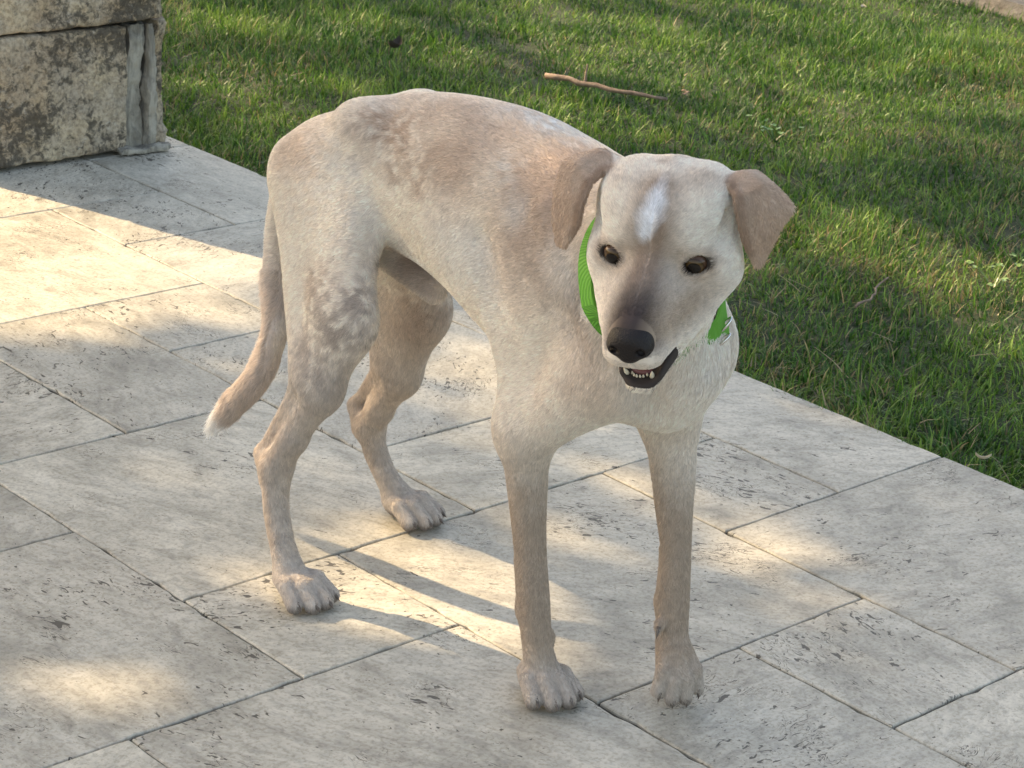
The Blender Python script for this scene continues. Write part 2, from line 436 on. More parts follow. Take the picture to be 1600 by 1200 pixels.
_b = M_MORT.ramp(_n1, [(.32, (.085, .075, .06)), (.46, (.22, .20, .16)), (.60, (.38, .35, .285)), (.8, (.24, .19, .13))])
_b = M_MORT.mix(M_MORT.math('MULTIPLY', M_MORT.ramp(_n2, [(.55, (0, 0, 0)), (.65, (1, 1, 1))]), .55), _b, (.13, .12, .105))
M_MORT.set(Base_Color=_b, Roughness=.92); M_MORT.bump(M_MORT.math('ADD', _n1, _n2), .6, .006)

def rough_block(name, lo, hi, mat, parent, base, seed, rough=.004, step=.014, wear=.010):
    """box with gridded faces, pushed about by noise and worn at its edges"""
    lo, hi = np.array(lo, float), np.array(hi, float); c = (lo + hi) / 2; hs = (hi - lo) / 2
    n = np.maximum(2, np.ceil((hi - lo) / step).astype(int))
    vs, qs, o = [], [], 0
    for ax in range(3):
        a, b = (ax + 1) % 3, (ax + 2) % 3
        for sg in (-1, 1):
            A, Bq = np.meshgrid(np.linspace(-1, 1, n[a] + 1), np.linspace(-1, 1, n[b] + 1), indexing='ij')
            p = np.zeros((A.size, 3)); p[:, a] = A.ravel() * hs[a]; p[:, b] = Bq.ravel() * hs[b]; p[:, ax] = sg * hs[ax]
            i = np.arange(A.size).reshape(A.shape) + o
            q = np.stack([i[:-1, :-1].ravel(), i[1:, :-1].ravel(), i[1:, 1:].ravel(), i[:-1, 1:].ravel()], 1)
            qs.append(q if sg > 0 else q[:, ::-1]); vs.append(p); o += len(p)
    p = np.concatenate(vs)
    # round the arrises: pull points near two or more faces inward
    r = wear
    inner = np.clip(p, -(hs - r), hs - r); d = p - inner; L = np.linalg.norm(d, axis=1); m = L > 1e-9
    p[m] = inner[m] + d[m] / L[m][:, None] * np.minimum(L[m], r)[:, None]
    w = p + c
    nz = np.stack([vnoise(w, 24, seed + k, 3) - .5 for k in range(3)], 1)
    nf = np.stack([vnoise(w, 110, seed + 7 + k, 3) - .5 for k in range(3)], 1)
    nrm = p / hs; nrm = np.sign(nrm) * np.abs(nrm) ** 8; nrm /= np.linalg.norm(nrm, axis=1)[:, None] + 1e-9
    w = w + nz * rough * 1.6 + nf * rough * .8 - nrm * np.clip(vnoise(w, 9, seed + 20, 2) - .45, 0, 1)[:, None] * rough * 2.4
    return link(name, mesh_np(name, w - base, np.concatenate(qs), True), mat, parent)
PB = V_(-.24, .19, 0)
pil = link('stone_pillar', None, loc=tuple(PB), label='weathered stone block pillar with black lichen stains standing on the patio', category='pillar')
_z = [0.001, .224, .452, .690, .915, 1.15, 1.38, 1.62, 1.86]
for k in range(len(_z) - 1):
    z0, z1 = _z[k] + (.004 if k == 0 else .002), _z[k + 1] - .002
    st = .006 if k < 2 else .014
    xr = -.048 - (.012 if k % 2 else 0)
    if k % 2 == 0:
        rough_block('stone_block', (-.432, .000, z0), (-.128, .375, z1), M_STONE.m, pil, PB, 50 + k, .006, st, .007)
        rough_block('mortar_band', (-.132, .004, z0 - .004), (-.088, .372, z1), M_MORT.m, pil, PB, 150 + k, .011, st, .003)
        rough_block('mortar_band', (-.090, -.002, z0), (-.074, .374, z1), M_MORT.m, pil, PB, 250 + k, .010, st, .003)
        rough_block('corner_stone', (-.073, .004, z0 + .004), (xr, .372, z1 + .003), M_STONE.m, pil, PB, 350 + k, .013, st, .005)
    else:
        rough_block('stone_block', (-.434, -.003, z0), (-.076, .376, z1), M_STONE.m, pil, PB, 50 + k, .006, st, .007)
        rough_block('corner_stone', (-.075, .003, z0), (xr, .372, z1), M_STONE.m, pil, PB, 350 + k, .011, st, .005)
rough_block('mortar_fillet', (-.150, -.016, .0012), (-.050, .03, .012), M_MORT.m, pil, PB, 480, .012, .006, .004)

# ================================================================== STICKS, LEAVES, SPECKS ON THE LAWN
def tube_path(pts, rad, nseg=8, seed=1, rough=.0):
    pts = np.array(pts, float); rg = np.random.default_rng(seed)
    v = []
    for i, p in enumerate(pts):
        d = pts[min(i + 1, len(pts) - 1)] - pts[max(i - 1, 0)]; d /= np.linalg.norm(d)
        s = np.cross(d, V_(0, 0, 1)); s /= np.linalg.norm(s) + 1e-9; t = np.cross(d, s)
        for k in range(nseg):
            a = 2 * math.pi * k / nseg; r = rad[i] * (1 + rg.normal(0, rough)); v.append(p + r * (math.cos(a) * s + math.sin(a) * t))
    n = len(pts)
    q = [(i * nseg + k, i * nseg + (k + 1) % nseg, (i + 1) * nseg + (k + 1) % nseg, (i + 1) * nseg + k) for i in range(n - 1) for k in range(nseg)]
    v += [pts[0], pts[-1]]
    t = [(len(v) - 2, (k + 1) % nseg, k) for k in range(nseg)] + [(len(v) - 1, (n - 1) * nseg + k, (n - 1) * nseg + (k + 1) % nseg) for k in range(nseg)]
    return np.array(v), [np.array(q), np.array(t)]
M_BARK = NT('dry_bark')
_tc = M_BARK.n('TexCoord'); _n = M_BARK.noise(_tc.outputs['Object'], 90, 5, .6)
M_BARK.set(Base_Color=M_BARK.ramp(_n, [(.3, (.13, .085, .060)), (.7, (.26, .19, .14))]), Roughness=.8); M_BARK.bump(_n, .5, .004)
def stick(p0, p1, r, label, twig=None, seed=3, group=None):
    p0 = V_(*p0); p1 = V_(*p1); rg = np.random.default_rng(seed)
    t = np.linspace(0, 1, 12)[:, None]
    pts = p0 + (p1 - p0) * t; pts[:, :2] += np.cumsum(rg.normal(0, .003, (12, 2)), 0); pts[:, 2] += rg.normal(0, .0015, 12)
    kw = dict(label=label, category='stick')
    o = link('fallen_stick', None, loc=tuple(p0), **kw)
    v, f = tube_path(pts - p0, np.linspace(r, r * .55, 12) * rg.uniform(.85, 1.15, 12), 8, seed, .06)
    link('branch', mesh_np('stick_branch', v, f, True), M_BARK.m, o)
    if twig is not None:
        a = pts[4] - p0; b = a + V_(*twig); pp = a + (b - a) * np.linspace(0, 1, 5)[:, None]; pp[2] += .003
        v, f = tube_path(pp, np.linspace(r * .5, r * .2, 5), 6, seed + 1, .05)
        link('twig', mesh_np('stick_twig', v, f, True), M_BARK.m, o)
stick((.826, -.003, .034), (.909, -.261, .036), .0058, 'thin reddish-brown stick lying across the lawn behind the dog', (.015, .012, .035))
stick((1.000, -.225, .036), (.988, -.274, .036), .0020, 'short pale twig in the grass beside the longer stick', None, 9)
stick((.299, -1.234, .026), (.431, -1.196, .034), .0020, 'small grey twig in the grass near the paving at the right', None, 12)
M_LEAFD = NT('dead_leaf')
_tc = M_LEAFD.n('TexCoord'); _n = M_LEAFD.noise(_tc.outputs['Object'], 60, 4)
M_LEAFD.set(Base_Color=M_LEAFD.ramp(_n, [(.3, (.35, .29, .19)), (.7, (.60, .54, .42))]), Roughness=.7)
M_LEAFB = NT('brown_leaf'); M_LEAFB.set(Base_Color=(.045, .032, .022), Roughness=.8)
def dead_leaf(c, L, W, yaw, curl, mat, label):
    nu, nv = 9, 5; v = []
    for i in range(nu):
        u = i / (nu - 1)
        for j in range(nv):
            s = (j / (nv - 1) - .5) * 2; w = W * math.sin(math.pi * min(max(u, .03), .97)) ** .8
            v.append((L * (u - .5), s * w * .5, curl * L * ((u - .5) ** 2 * 1.6 + s * s * .25)))
    v = np.array(v); R = np.array([[math.cos(yaw), -math.sin(yaw), 0], [math.sin(yaw), math.cos(yaw), 0], [0, 0, 1]])
    q = [(i * nv + j, (i + 1) * nv + j, (i + 1) * nv + j + 1, i * nv + j + 1) for i in range(nu - 1) for j in range(nv - 1)]
    o = link('fallen_leaf', mesh_np('fallen_leaf', v @ R.T, np.array(q), True), mat, None, c, label=label, category='leaf')
    return o
dead_leaf((.026, -1.665, .004), .020, .005, 2.3, .7, M_LEAFD.m, 'pale curled dead leaf at the lawn edge on the right')
dead_leaf((.729, .324, .026), .050, .028, .4, .7, M_LEAFB.m, 'dark brown curled leaf in the grass above the dog\'s rump')
dead_leaf((2.007, .152, .03), .022, .016, 1.0, .5, M_LEAFD.m, 'tiny whitish leaf far out on the sunny lawn')

# ================================================================== TREES (unseen, between the sun and the patio; crowns shaped to set the sun patches)
LIT = {
    'P1': ([(-0.30, 0.20), (-0.02, -0.60), (-0.30, -0.76), (-0.40, -0.66), (-0.54, -0.68), (-0.65, -0.67), (-0.85, -0.63), (-.95, -.1)], 0.0),
    'P1b': ([(-0.55, -0.71), (-0.40, -0.61), (-0.35, -0.73), (-0.50, -0.91), (-0.58, -0.86)], .15),
    'P2': ([(-0.90, -1.43), (-0.78, -1.40), (-0.72, -1.46), (-0.67, -1.58), (-0.74, -1.65), (-0.81, -1.69), (-0.83, -1.63), (-0.88, -1.54)], 0.0),
    'P2b': ([(-0.48, -1.42), (-0.33, -1.43), (-0.48, -1.57), (-0.56, -1.54)], .2),
    'P3': ([(-0.39, -1.57), (-0.36, -1.65), (-0.36, -1.78), (-0.41, -1.82), (-0.47, -1.79), (-0.48, -1.66)], .15),
    'P4': ([(-1.25, -1.38), (-1.18, -1.48), (-1.23, -1.54), (-1.33, -1.51)], .15),
    'P5': ([(-0.39, -0.98), (-0.10, -0.82), (-0.23, -1.07), (-0.38, -1.22), (-0.50, -1.18)], .10),
    'DOG': ([(-.74, -2.05), (-.64, -2.05), (-.58, -2.55), (-.70, -2.55)], .12),
    'G1': ([(0.64, 0.97), (1.57, 0.89), (1.14, 0.35), (0.91, 0.65), (0.50, 0.77)], .15),
    'G2': ([(1.60, 0.87), (2.69, 0.43), (2.38, -0.22), (1.73, -0.66), (1.42, -0.33), (1.25, -0.14), (1.23, 0.12), (1.21, 0.39)], .04),
    'G3': ([(1.36, -0.00), (1.48, -0.36), (1.62, -0.66), (1.45, -0.78), (1.12, -0.50), (0.96, -0.32)], .35),
    'G4': ([(0.63, -0.99), (0.75, -1.06), (0.82, -1.28), (0.60, -1.43), (0.53, -1.32), (0.51, -1.14)], .04),
    'G5': ([(0.37, -0.91), (0.47, -1.05), (0.36, -1.12), (0.20, -1.06)], .12),
    'G6': ([(0.81, -0.03), (0.99, -0.34), (0.82, -0.50), (0.65, -0.26)], .3),
    'G7': ([(0.11, -1.23), (0.15, -1.43), (0.16, -1.67), (0.02, -1.77), (-0.01, -1.54), (0.04, -1.27)], .2),
    'G8': ([(0.54, 0.44), (0.70, 0.25), (0.53, 0.11), (0.25, 0.04), (0.05, 0.00), (0.07, 0.13)], .35),
}
def grow(poly, d):
    q = np.array(poly); c = q.mean(0); r = q - c; L = np.linalg.norm(r, axis=1)[:, None]
    return [tuple(k) for k in c + r * (L + d) / L]
def in_poly(x, y, poly):
    r = np.zeros(len(x), bool); n = len(poly)
    for i in range(n):
        x0, y0 = poly[i]; x1, y1 = poly[(i + 1) % n]
        c = (y0 > y) != (y1 > y)
        r ^= c & (x < (x1 - x0) * (y - y0) / (y1 - y0 + 1e-12) + x0)
    return r
def crown(n, gx, gy, hlo, hhi, seed):
    """leaf centres; leaves are left out so sun lands on the LIT ground patches"""
    rg = np.random.default_rng(seed)
    x = rg.uniform(*gx, n); y = rg.uniform(*gy, n); h = rg.uniform(hlo, hhi, n)
    p = np.stack([x, y, np.zeros(n)], 1)
    jx = (vnoise(p, 7, 61, 2) - .5) * .16; jy = (vnoise(p, 7, 62, 2) - .5) * .16
    keep = np.full(n, 1.0)
    for poly, d in LIT.values():
        m = in_poly(x + jx, y + jy, grow(poly, .075)); keep[m] = np.minimum(keep[m], d)
    keep *= np.where((x > .15), np.clip(.20 + (vnoise(p, 3.2, 63, 2) - .42) * 3.6, .04, .85), 1)      # loose over the lawn
    k = rg.random(n) < keep
    x, y, h = x[k], y[k], h[k]
    t = h / -SUN_DIR[2]
    return np.stack([x - SUN_DIR[0] * t, y - SUN_DIR[1] * t, h], 1)
M_TLEAF = NT('tree_leaf')
_a = M_TLEAF.n('Attribute', attribute_name='tone'); M_TLEAF.set(Base_Color=_a.outputs['Color'], Roughness=.5)
M_TBARK = NT('tree_bark')
_tc = M_TBARK.n('TexCoord'); _n = M_TBARK.noise(_tc.outputs['Object'], 14, 6, .65)
M_TBARK.set(Base_Color=M_TBARK.ramp(_n, [(.3, (.06, .048, .038)), (.7, (.20, .165, .13))]), Roughness=.9); M_TBARK.bump(_n, .8, .03)
def leaves_mesh(c, size, seed):
    rg = np.random.default_rng(seed); n = len(c)
    nz = rg.normal(0, 1, (n, 3)); nz += -SUN_DIR * 1.4; nz /= np.linalg.norm(nz, axis=1)[:, None]
    a = rg.normal(0, 1, (n, 3)); a -= nz * (a * nz).sum(1)[:, None]; a /= np.linalg.norm(a, axis=1)[:, None]; b = np.cross(nz, a)
    L = (size * rg.uniform(.7, 1.3, n))[:, None]; W = L * .52
    v = np.stack([c - a * L, c - a * L * .35 + b * W + nz * L * .06, c + a * L * .45 + b * W * .8, c + a * L - nz * L * .15, c + a * L * .45 - b * W * .8, c - a * L * .35 - b * W + nz * L * .06], 1).reshape(-1, 3)
    f = np.arange(n)[:, None] * 6
    q = np.concatenate([f + np.array([0, 1, 2, 3]), f + np.array([0, 3, 4, 5])])
    me = mesh_np('tree_leaves', v, q)
    col_attr(me, np.repeat(np.array([.055, .105, .025]) * rg.uniform(.7, 1.4, (n, 1)), 6, 0))
    return me
def tree(base, leaves, size, seed, label):
    base = V_(*base); rg = np.random.default_rng(seed)
    o = link('shade_tree', None, loc=tuple(base), label=label, category='tree', group='shade trees')
    link('crown', leaves_mesh(leaves - base, size, seed), M_TLEAF.m, o)
    top = V_(0, 0, 2.3); pts = top * np.linspace(0, 1, 9)[:, None]; pts[:, :2] += np.cumsum(rg.normal(0, .02, (9, 2)), 0)
    v, f = tube_path(pts + V_(0, 0, -.05), np.linspace(.17, .11, 9), 12, seed, .05)
    link('trunk', mesh_np('tree_trunk', v, f, True), M_TBARK.m, o)
    for k in range(9):
        tgt = leaves[rg.integers(len(leaves))] - base
        s = pts[rg.integers(5, 9)]
        pp = s + (tgt - s) * np.linspace(0, 1, 7)[:, None]; pp[:, 2] += np.sin(np.linspace(0, math.pi, 7)) * .15; pp[1:-1] += rg.normal(0, .03, (5, 3))
        v, f = tube_path(pp, np.linspace(.05, .008, 7), 7, seed + k, .05)
        link('limb', mesh_np('tree_limb', v, f, True), M_TBARK.m, o)
_lv = crown(30000, (-3.4, 3.6), (-4.2, 2.4), 2.6, 5.2, 71)
_mid = -.2
_l = _lv[_lv[:, 0] < -1.2]; _r = _lv[_lv[:, 0] >= -1.2]
tree((-2.9, 5.2, 0), _l, .075, 81, 'leafy unseen shade tree, crown shaped for dappled light, out past the pillar on the patio side')
tree((.6, 6.1, 0), _r, .075, 82, 'leafy unseen shade tree, crown shaped for dappled light, out past the pillar on the lawn side')
# ================================================================== DOG
# The body is one continuous surface: a field of blended tapered volumes, meshed by surface nets.
class Grid: pass
def use_grid(lo, hi, h):
    global G0, GN, VOX, FIELD
    G0 = np.array(lo, float); VOX = h
    GN = np.ceil((np.array(hi) - G0) / h).astype(int)
    FIELD = np.full(GN, 0.05, np.float32)

def _block(lo, hi):
    a = np.clip(np.floor((np.asarray(lo) - G0) / VOX).astype(int), 0, GN)
    b = np.clip(np.ceil((np.asarray(hi) - G0) / VOX).astype(int) + 1, 0, GN)
    sl = tuple(slice(a[i], b[i]) for i in range(3))
    ax = [(G0[i] + VOX * np.arange(a[i], b[i])).astype(np.float32) for i in range(3)]
    return sl, np.meshgrid(*ax, indexing='ij', sparse=True)

def _smin(a, b, k):
    h = np.maximum(k - np.abs(a - b), 0) / k
    return np.minimum(a, b) - h * h * k * .25

def _apply(sl, d, k, sub=False):
    cur = FIELD[sl]
    if cur.size == 0: return
    FIELD[sl] = -_smin(-cur, d, k) if sub else _smin(cur, d, k)

def rc(a, b, ra, rb, k=.02, sub=False, squash=None, sq=1.0):
    """tapered capsule a->b; squash: unit vector along which the section is sq times as thick"""
    a = np.asarray(a, float); b = np.asarray(b, float)
    R = max(ra, rb) * max(1, sq) + k + .004
    sl, (X, Y, Z) = _block(np.minimum(a, b) - R, np.maximum(a, b) + R)
    if FIELD[sl].size == 0: return
    px, py, pz = X - a[0], Y - a[1], Z - a[2]
    ba = b - a; L2 = max(ba @ ba, 1e-12)
    h = np.clip((px * ba[0] + py * ba[1] + pz * ba[2]) / L2, 0, 1)
    qx, qy, qz = px - h * ba[0], py - h * ba[1], pz - h * ba[2]
    d2 = qx * qx + qy * qy + qz * qz
    if squash is not None:
        n = np.asarray(squash, float); n = n / np.linalg.norm(n)
        t = qx * n[0] + qy * n[1] + qz * n[2]
        d2 = d2 - t * t + (t / sq) ** 2
    _apply(sl, np.sqrt(np.maximum(d2, 0)) - (ra + (rb - ra) * h), k, sub)

def interp(t, xs, ys):
    """smooth (Catmull-Rom like) 1-d interpolation"""
    xs = np.asarray(xs, float); ys = np.asarray(ys, float)
    m = np.gradient(ys, xs)
    i = np.clip(np.searchsorted(xs, t) - 1, 0, len(xs) - 2)
    h = xs[i + 1] - xs[i]; u = np.clip((t - xs[i]) / h, 0, 1)
    return ((2 * u**3 - 3 * u**2 + 1) * ys[i] + (u**3 - 2 * u**2 + u) * h * m[i]
            + (-2 * u**3 + 3 * u**2) * ys[i + 1] + (u**3 - u**2) * h * m[i + 1])

def chain(pts, rad, k=.02, squash=None, sq=1.0):
    """chain of tapered capsules along a smooth curve through pts, blended once with the body"""
    pts = np.array(pts, float); rad = np.array(rad, float)
    if len(pts) > 2:
        s = np.concatenate([[0], np.cumsum(np.linalg.norm(np.diff(pts, axis=0), axis=1))])
        t = np.linspace(0, s[-1], 5 * (len(pts) - 1) + 1)
        pts = np.stack([interp(t, s, pts[:, j]) for j in range(3)], 1); rad = interp(t, s, rad)
    R = rad.max() * max(1, sq) + k + .004
    sl, (X, Y, Z) = _block(pts.min(0) - R, pts.max(0) + R)
    if FIELD[sl].size == 0: return
    best = None
    for i in range(len(pts) - 1):
        a, b = pts[i], pts[i + 1]
        px, py, pz = X - a[0], Y - a[1], Z - a[2]
        ba = b - a; L2 = max(ba @ ba, 1e-12)
        h = np.clip((px * ba[0] + py * ba[1] + pz * ba[2]) / L2, 0, 1)
        qx, qy, qz = px - h * ba[0], py - h * ba[1], pz - h * ba[2]
        d2 = qx * qx + qy * qy + qz * qz
        if squash is not None:
            n = np.asarray(squash, float); n = n / np.linalg.norm(n)
            tt = qx * n[0] + qy * n[1] + qz * n[2]
            d2 = d2 - tt * tt + (tt / sq) ** 2
        d = np.sqrt(np.maximum(d2, 0)) - (rad[i] + (rad[i + 1] - rad[i]) * h)
        best = d if best is None else np.minimum(best, d)
    _apply(sl, best, k)

def ell(c, r, M=None, k=.02, sub=False):
    """ellipsoid; M: 3x3 columns = its axes in world space"""
    c = np.asarray(c, float); r = np.asarray(r, float)
    M = np.eye(3) if M is None else np.asarray(M)
    ext = np.sqrt(((M * r) ** 2).sum(1)) + k + .004
    sl, (X, Y, Z) = _block(c - ext, c + ext)
    if FIELD[sl].size == 0: return
    p = [X - c[0], Y - c[1], Z - c[2]]
    q = [p[0] * M[0, i] + p[1] * M[1, i] + p[2] * M[2, i] for i in range(3)]
    k0 = np.sqrt(sum((q[i] / r[i]) ** 2 for i in range(3)))
    k1 = np.sqrt(sum((q[i] / r[i] ** 2) ** 2 for i in range(3)))
    _apply(sl, k0 * (k0 - 1) / np.maximum(k1, 1e-9), k, sub)

def cloud(pts, half, k=.006):
    """thin sheet given by dense sample points"""
    lo, hi = pts.min(0) - half - k - .004, pts.max(0) + half + k + .004
    sl, (X, Y, Z) = _block(lo, hi)
    if FIELD[sl].size == 0: return
    sh = np.broadcast_shapes(X.shape, Y.shape, Z.shape)
    P = np.stack([np.broadcast_to(v, sh).ravel() for v in (X, Y, Z)], 1).astype(np.float32)
    best = np.full(len(P), 1e9, np.float32)
    Q = pts.astype(np.float32)
    q2 = (Q ** 2).sum(1)
    c0 = Q.mean(0)
    for s in range(0, len(P), 20000):
        p = P[s:s + 20000] - c0
        d2 = (p ** 2).sum(1)[:, None] - 2 * p @ (Q - c0).T + ((Q - c0) ** 2).sum(1)[None]
        best[s:s + 20000] = d2.min(1)
    d = (np.sqrt(np.maximum(best, 0)) - half).reshape(sh)
    _apply(sl, d, k)

# ---- trunk: sections across the long axis  (s = -y), x centre, top, bottom, half width
TR = np.array([
    # s      xc     top    bot    hw
    (1.310, -.806, .415, .380, .012),
    (1.325, -.806, .438, .362, .034),
    (1.352, -.806, .464, .350, .050),
    (1.390, -.806, .487, .352, .061),
    (1.430, -.806, .508, .358, .066),
    (1.480, -.806, .527, .366, .062),
    (1.540, -.806, .541, .364, .060),
    (1.600, -.806, .548, .350, .067),
    (1.660, -.806, .549, .325, .074),
    (1.720, -.806, .540, .304, .078),
    (1.780, -.806, .520, .294, .076),
    (1.830, -.804, .492, .294, .072),
    (1.870, -.802, .458, .306, .062),
    (1.900, -.800, .420, .330, .044),
    (1.918, -.800, .388, .356, .012)])
def trunk():
    sl, (X, Y, Z) = _block((-.93, -1.96, .25), (-.68, -1.26, .58))
    if FIELD[sl].size == 0: return
    s = -Y[0, :, 0].astype(float)
    xc, top, bot, hw = [interp(s, TR[:, 0], TR[:, j])[None, :, None].astype(np.float32) for j in (1, 2, 3, 4)]
    cz = bot + (top - bot) * .54
    up = np.maximum(top - cz, .004); dn = np.maximum(cz - bot, .004); hw = np.maximum(hw, .004)
    dz = Z - cz
    h = np.where(dz > 0, up, dn)
    e = 2.25
    k0 = (np.abs((X - xc) / hw) ** e + np.abs(dz / h) ** e) ** (1 / e)
    d = (k0 - 1) * np.minimum(hw, h) * .9
    inside = ((s > 1.311) & (s < 1.917))[None, :, None]
    d = np.where(inside, d, np.maximum(d, .01))
    _apply(sl, d.astype(np.float32), .01)
V = lambda *p: np.array(p, float)
XA = V(1, 0, 0)
TAIL = [V(-.804, -1.345, .440), V(-.804, -1.312, .412), V(-.812, -1.300, .358), V(-.826, -1.312, .292), V(-.842, -1.338, .238), V(-.850, -1.322, .186), V(-.852, -1.285, .140), V(-.852, -1.243, .096)]
# ---- paws
CLAWS = []
PADS = []
def paw(c, ang, size=1.0, pitch=0.0, base=None):
    """c: ground point under the paw's middle, ang: heading (0 = -y, + = towards +x)"""
    f = V(math.sin(ang), -math.cos(ang), 0); r = V(-f[1], f[0], 0) * -1
    r = np.cross(f, V(0, 0, 1)); u = V(0, 0, 1)
    if pitch:
        f2 = math.cos(pitch) * f - math.sin(pitch) * u; u2 = math.cos(pitch) * u + math.sin(pitch) * f
    else:
        f2, u2 = f, u
    o = np.asarray(base if base is not None else c, float)
    P = lambda a, b, h: o + size * (r * a + f2 * b + u2 * h)
    rc(P(0, -.018, .018), P(0, .004, .017), .0180 * size, .0165 * size, .010)
    ell(P(0, -.008, .010), (.0170 * size, .0170 * size, .0095 * size), k=.006)
    for lat, fw, rad, spread in ((-.0215, .006, .0102, -.28), (-.0078, .0165, .0110, -.08), (.0078, .0165, .0110, .08), (.0215, .006, .0102, .28)):
        kn = P(lat * .90, fw - .003, .0215); tip = P(lat + spread * .010, fw + .018, .0098)
        rc(P(lat * .6, fw - .024, .021), kn, .0088 * size, rad * size, .004)
        rc(kn, tip, rad * size, .0098 * size, .0022)
        CLAWS.append((tip + f2 * .0065 * size + u2 * .002, f2 * math.cos(.55) - u2 * math.sin(.55) + r * spread * .4, size))
        PADS.append((P(lat + spread * .006, fw + .010, .0045), size * .0068))
    return P
def build_body():
    trunk()
    # ---- neck
    rc((-.804, -1.74, .448), (-.822, -1.84, .458), .062, .058, .04)
    rc((-.806, -1.80, .445), (-.848, -1.893, .478), .055, .048, .03)
    rc((-.806, -1.835, .385), (-.843, -1.885, .445), .044, .044, .03)
    # ---- pelvis bumps and croup
    for sx in (-1, 1):
        ell((-.806 + sx * .042, -1.470, .497), (.018, .030, .020), k=.03)
        ell((-.806 + sx * .032, -1.348, .424), (.018, .018, .024), k=.03)
    # ---- shoulders, upper arms
    def shoulder(sx, elbow, point, top):
        rc(top, point, .028, .034, .026, squash=XA, sq=.55)
        rc(point, elbow, .036, .031, .026, squash=XA, sq=.80)
        rc(np.array(top) * .40 + np.array(elbow) * .60 + V(0, .022, .02), elbow + V(0, .010, .012), .032, .023, .028, squash=XA, sq=.65)
    FRe = V(-.862, -1.750, .272)
    shoulder(-1, FRe, V(-.862, -1.850, .366), V(-.842, -1.745, .480))
    FLe = V(-.745, -1.820, .288)
    shoulder(1, FLe, V(-.764, -1.860, .372), V(-.772, -1.765, .480))
    ell((-.805, -1.878, .360), (.038, .034, .050), k=.03)                   # breast
    rc((-.892, -1.690, .44), (-.896, -1.735, .335), .006, .008, .034, sub=True)      # hollow behind the shoulder
    rc((-.888, -1.47, .44), (-.892, -1.53, .395), .012, .010, .030, sub=True)        # flank hollow
    rc((-.872, -1.880, .425), (-.852, -1.892, .335), .006, .007, .024, sub=True)     # groove between neck and shoulder
    rc((-.762, -1.895, .425), (-.772, -1.898, .335), .006, .007, .024, sub=True)
    rc((-.806, -1.925, .345), (-.806, -1.900, .292), .003, .004, .020, sub=True)     # between the breast muscles
    for sx in (-1, 1):
        X = lambda a: -.806 + sx * a
        rc((X(.060), -1.760, .490), (X(.074), -1.850, .392), .009, .010, .016)           # spine of the shoulder blade
        rc((X(.088), -1.700, .400), (X(.086), -1.722, .318), .004, .006, .022, sub=True)  # behind the triceps
        rc((X(.086), -1.795, .405), (X(.084), -1.770, .330), .003, .004, .020, sub=True)  # between the arm muscles
        rc((X(.080), -1.432, .452), (X(.098), -1.452, .330), .003, .004, .024, sub=True)  # parting of the thigh
    # ---- front legs
    chain([FRe + V(0, .004, .0), V(-.858, -1.750, .222), V(-.8535, -1.757, .153), V(-.850, -1.766, .092), V(-.848, -1.773, .050), V(-.846, -1.780, .026)],
          [.0270, .0212, .0166, .0164, .0160, .0180], .02, squash=V(.7, -.7, 0), sq=.98)
    ell(FRe + V(-.003, .016, -.010), (.012, .011, .016), k=.016)             # point of the elbow
    ell((-.851, -1.757, .082), (.009, .008, .011), k=.010)                   # carpal pad
    rc((-.8535, -1.748, .135), (-.851, -1.751, .085), .0055, .0055, .010)    # tendon behind the forearm
    chain([FLe, V(-.744, -1.832, .232), V(-.745, -1.840, .191), V(-.745, -1.848, .147), V(-.745, -1.850, .106), V(-.745, -1.855, .056), V(-.745, -1.860, .032)],
          [.0265, .0218, .0178, .0148, .0162, .0164, .0180], .02, squash=V(.7, -.7, 0), sq=1.03)
    ell(FLe + V(.000, .020, -.004), (.012, .011, .015), k=.016)
    ell((-.745, -1.840, .096), (.009, .008, .011), k=.010)
    rc((-.744, -1.832, .150), (-.745, -1.838, .10), .0055, .0055, .010)
    # ---- hind legs
    def hind(hip, stifle, t1, t2, hock, hp, m1, m2, m3, sx):
        rc(hip, stifle, .056, .037, .035, squash=XA, sq=.58)                 # thigh
        rc(hip + V(0, .028, -.016), t1 + V(0, .020, .022), .040, .024, .03, squash=XA, sq=.66)   # hamstrings
        rc(hip + V(0, -.046, .012), stifle + V(0, .000, .006), .030, .030, .03, squash=XA, sq=.58)
        rc(stifle, t1, .035, .030, .024, squash=XA, sq=.66)
        rc(t1 + V(0, .002, 0), t2, .030, .0160, .016, squash=XA, sq=.76)
        rc(t2, hock, .0160, .0165, .012)
        rc(t1 + V(0, .018, .0), hp + V(0, .002, .012), .014, .0068, .012, squash=XA, sq=.8)      # achilles
        rc(hp + V(0, .001, .008), hp + V(0, -.012, -.012), .0092, .0125, .012)
        for sd in (-1, 1):                                               # hollow in front of the tendon
            rc(t1 + V(sd * .024, .016, -.020), hp + V(sd * .020, -.015, .030), .0075, .0058, .014, sub=True)
        chain([hock, m1, m2, m3], [.0165, .0143, .0143, .0165], .010)
    hind(V(-.850, -1.418, .425), V(-.890, -1.506, .314), V(-.898, -1.482, .236), V(-.905, -1.453, .170), V(-.908, -1.432, .130),
         V(-.908, -1.409, .126), V(-.912, -1.438, .088), V(-.915, -1.455, .051), V(-.915, -1.466, .030), -1)
    hind(V(-.762, -1.405, .415), V(-.722, -1.430, .272), V(-.714, -1.392, .185), V(-.708, -1.358, .126), V(-.705, -1.340, .098),
         V(-.705, -1.314, .104), V(-.702, -1.348, .069), V(-.699, -1.366, .043), V(-.695, -1.380, .027), 1)
    # ---- sheath and belly fold
    chain([V(-.806, -1.475, .356), V(-.806, -1.545, .338)], [.018, .0135], .016)
    # ---- tail
    chain(TAIL, [.025, .0185, .0150, .0138, .0132, .0138, .0125, .0045], .012)

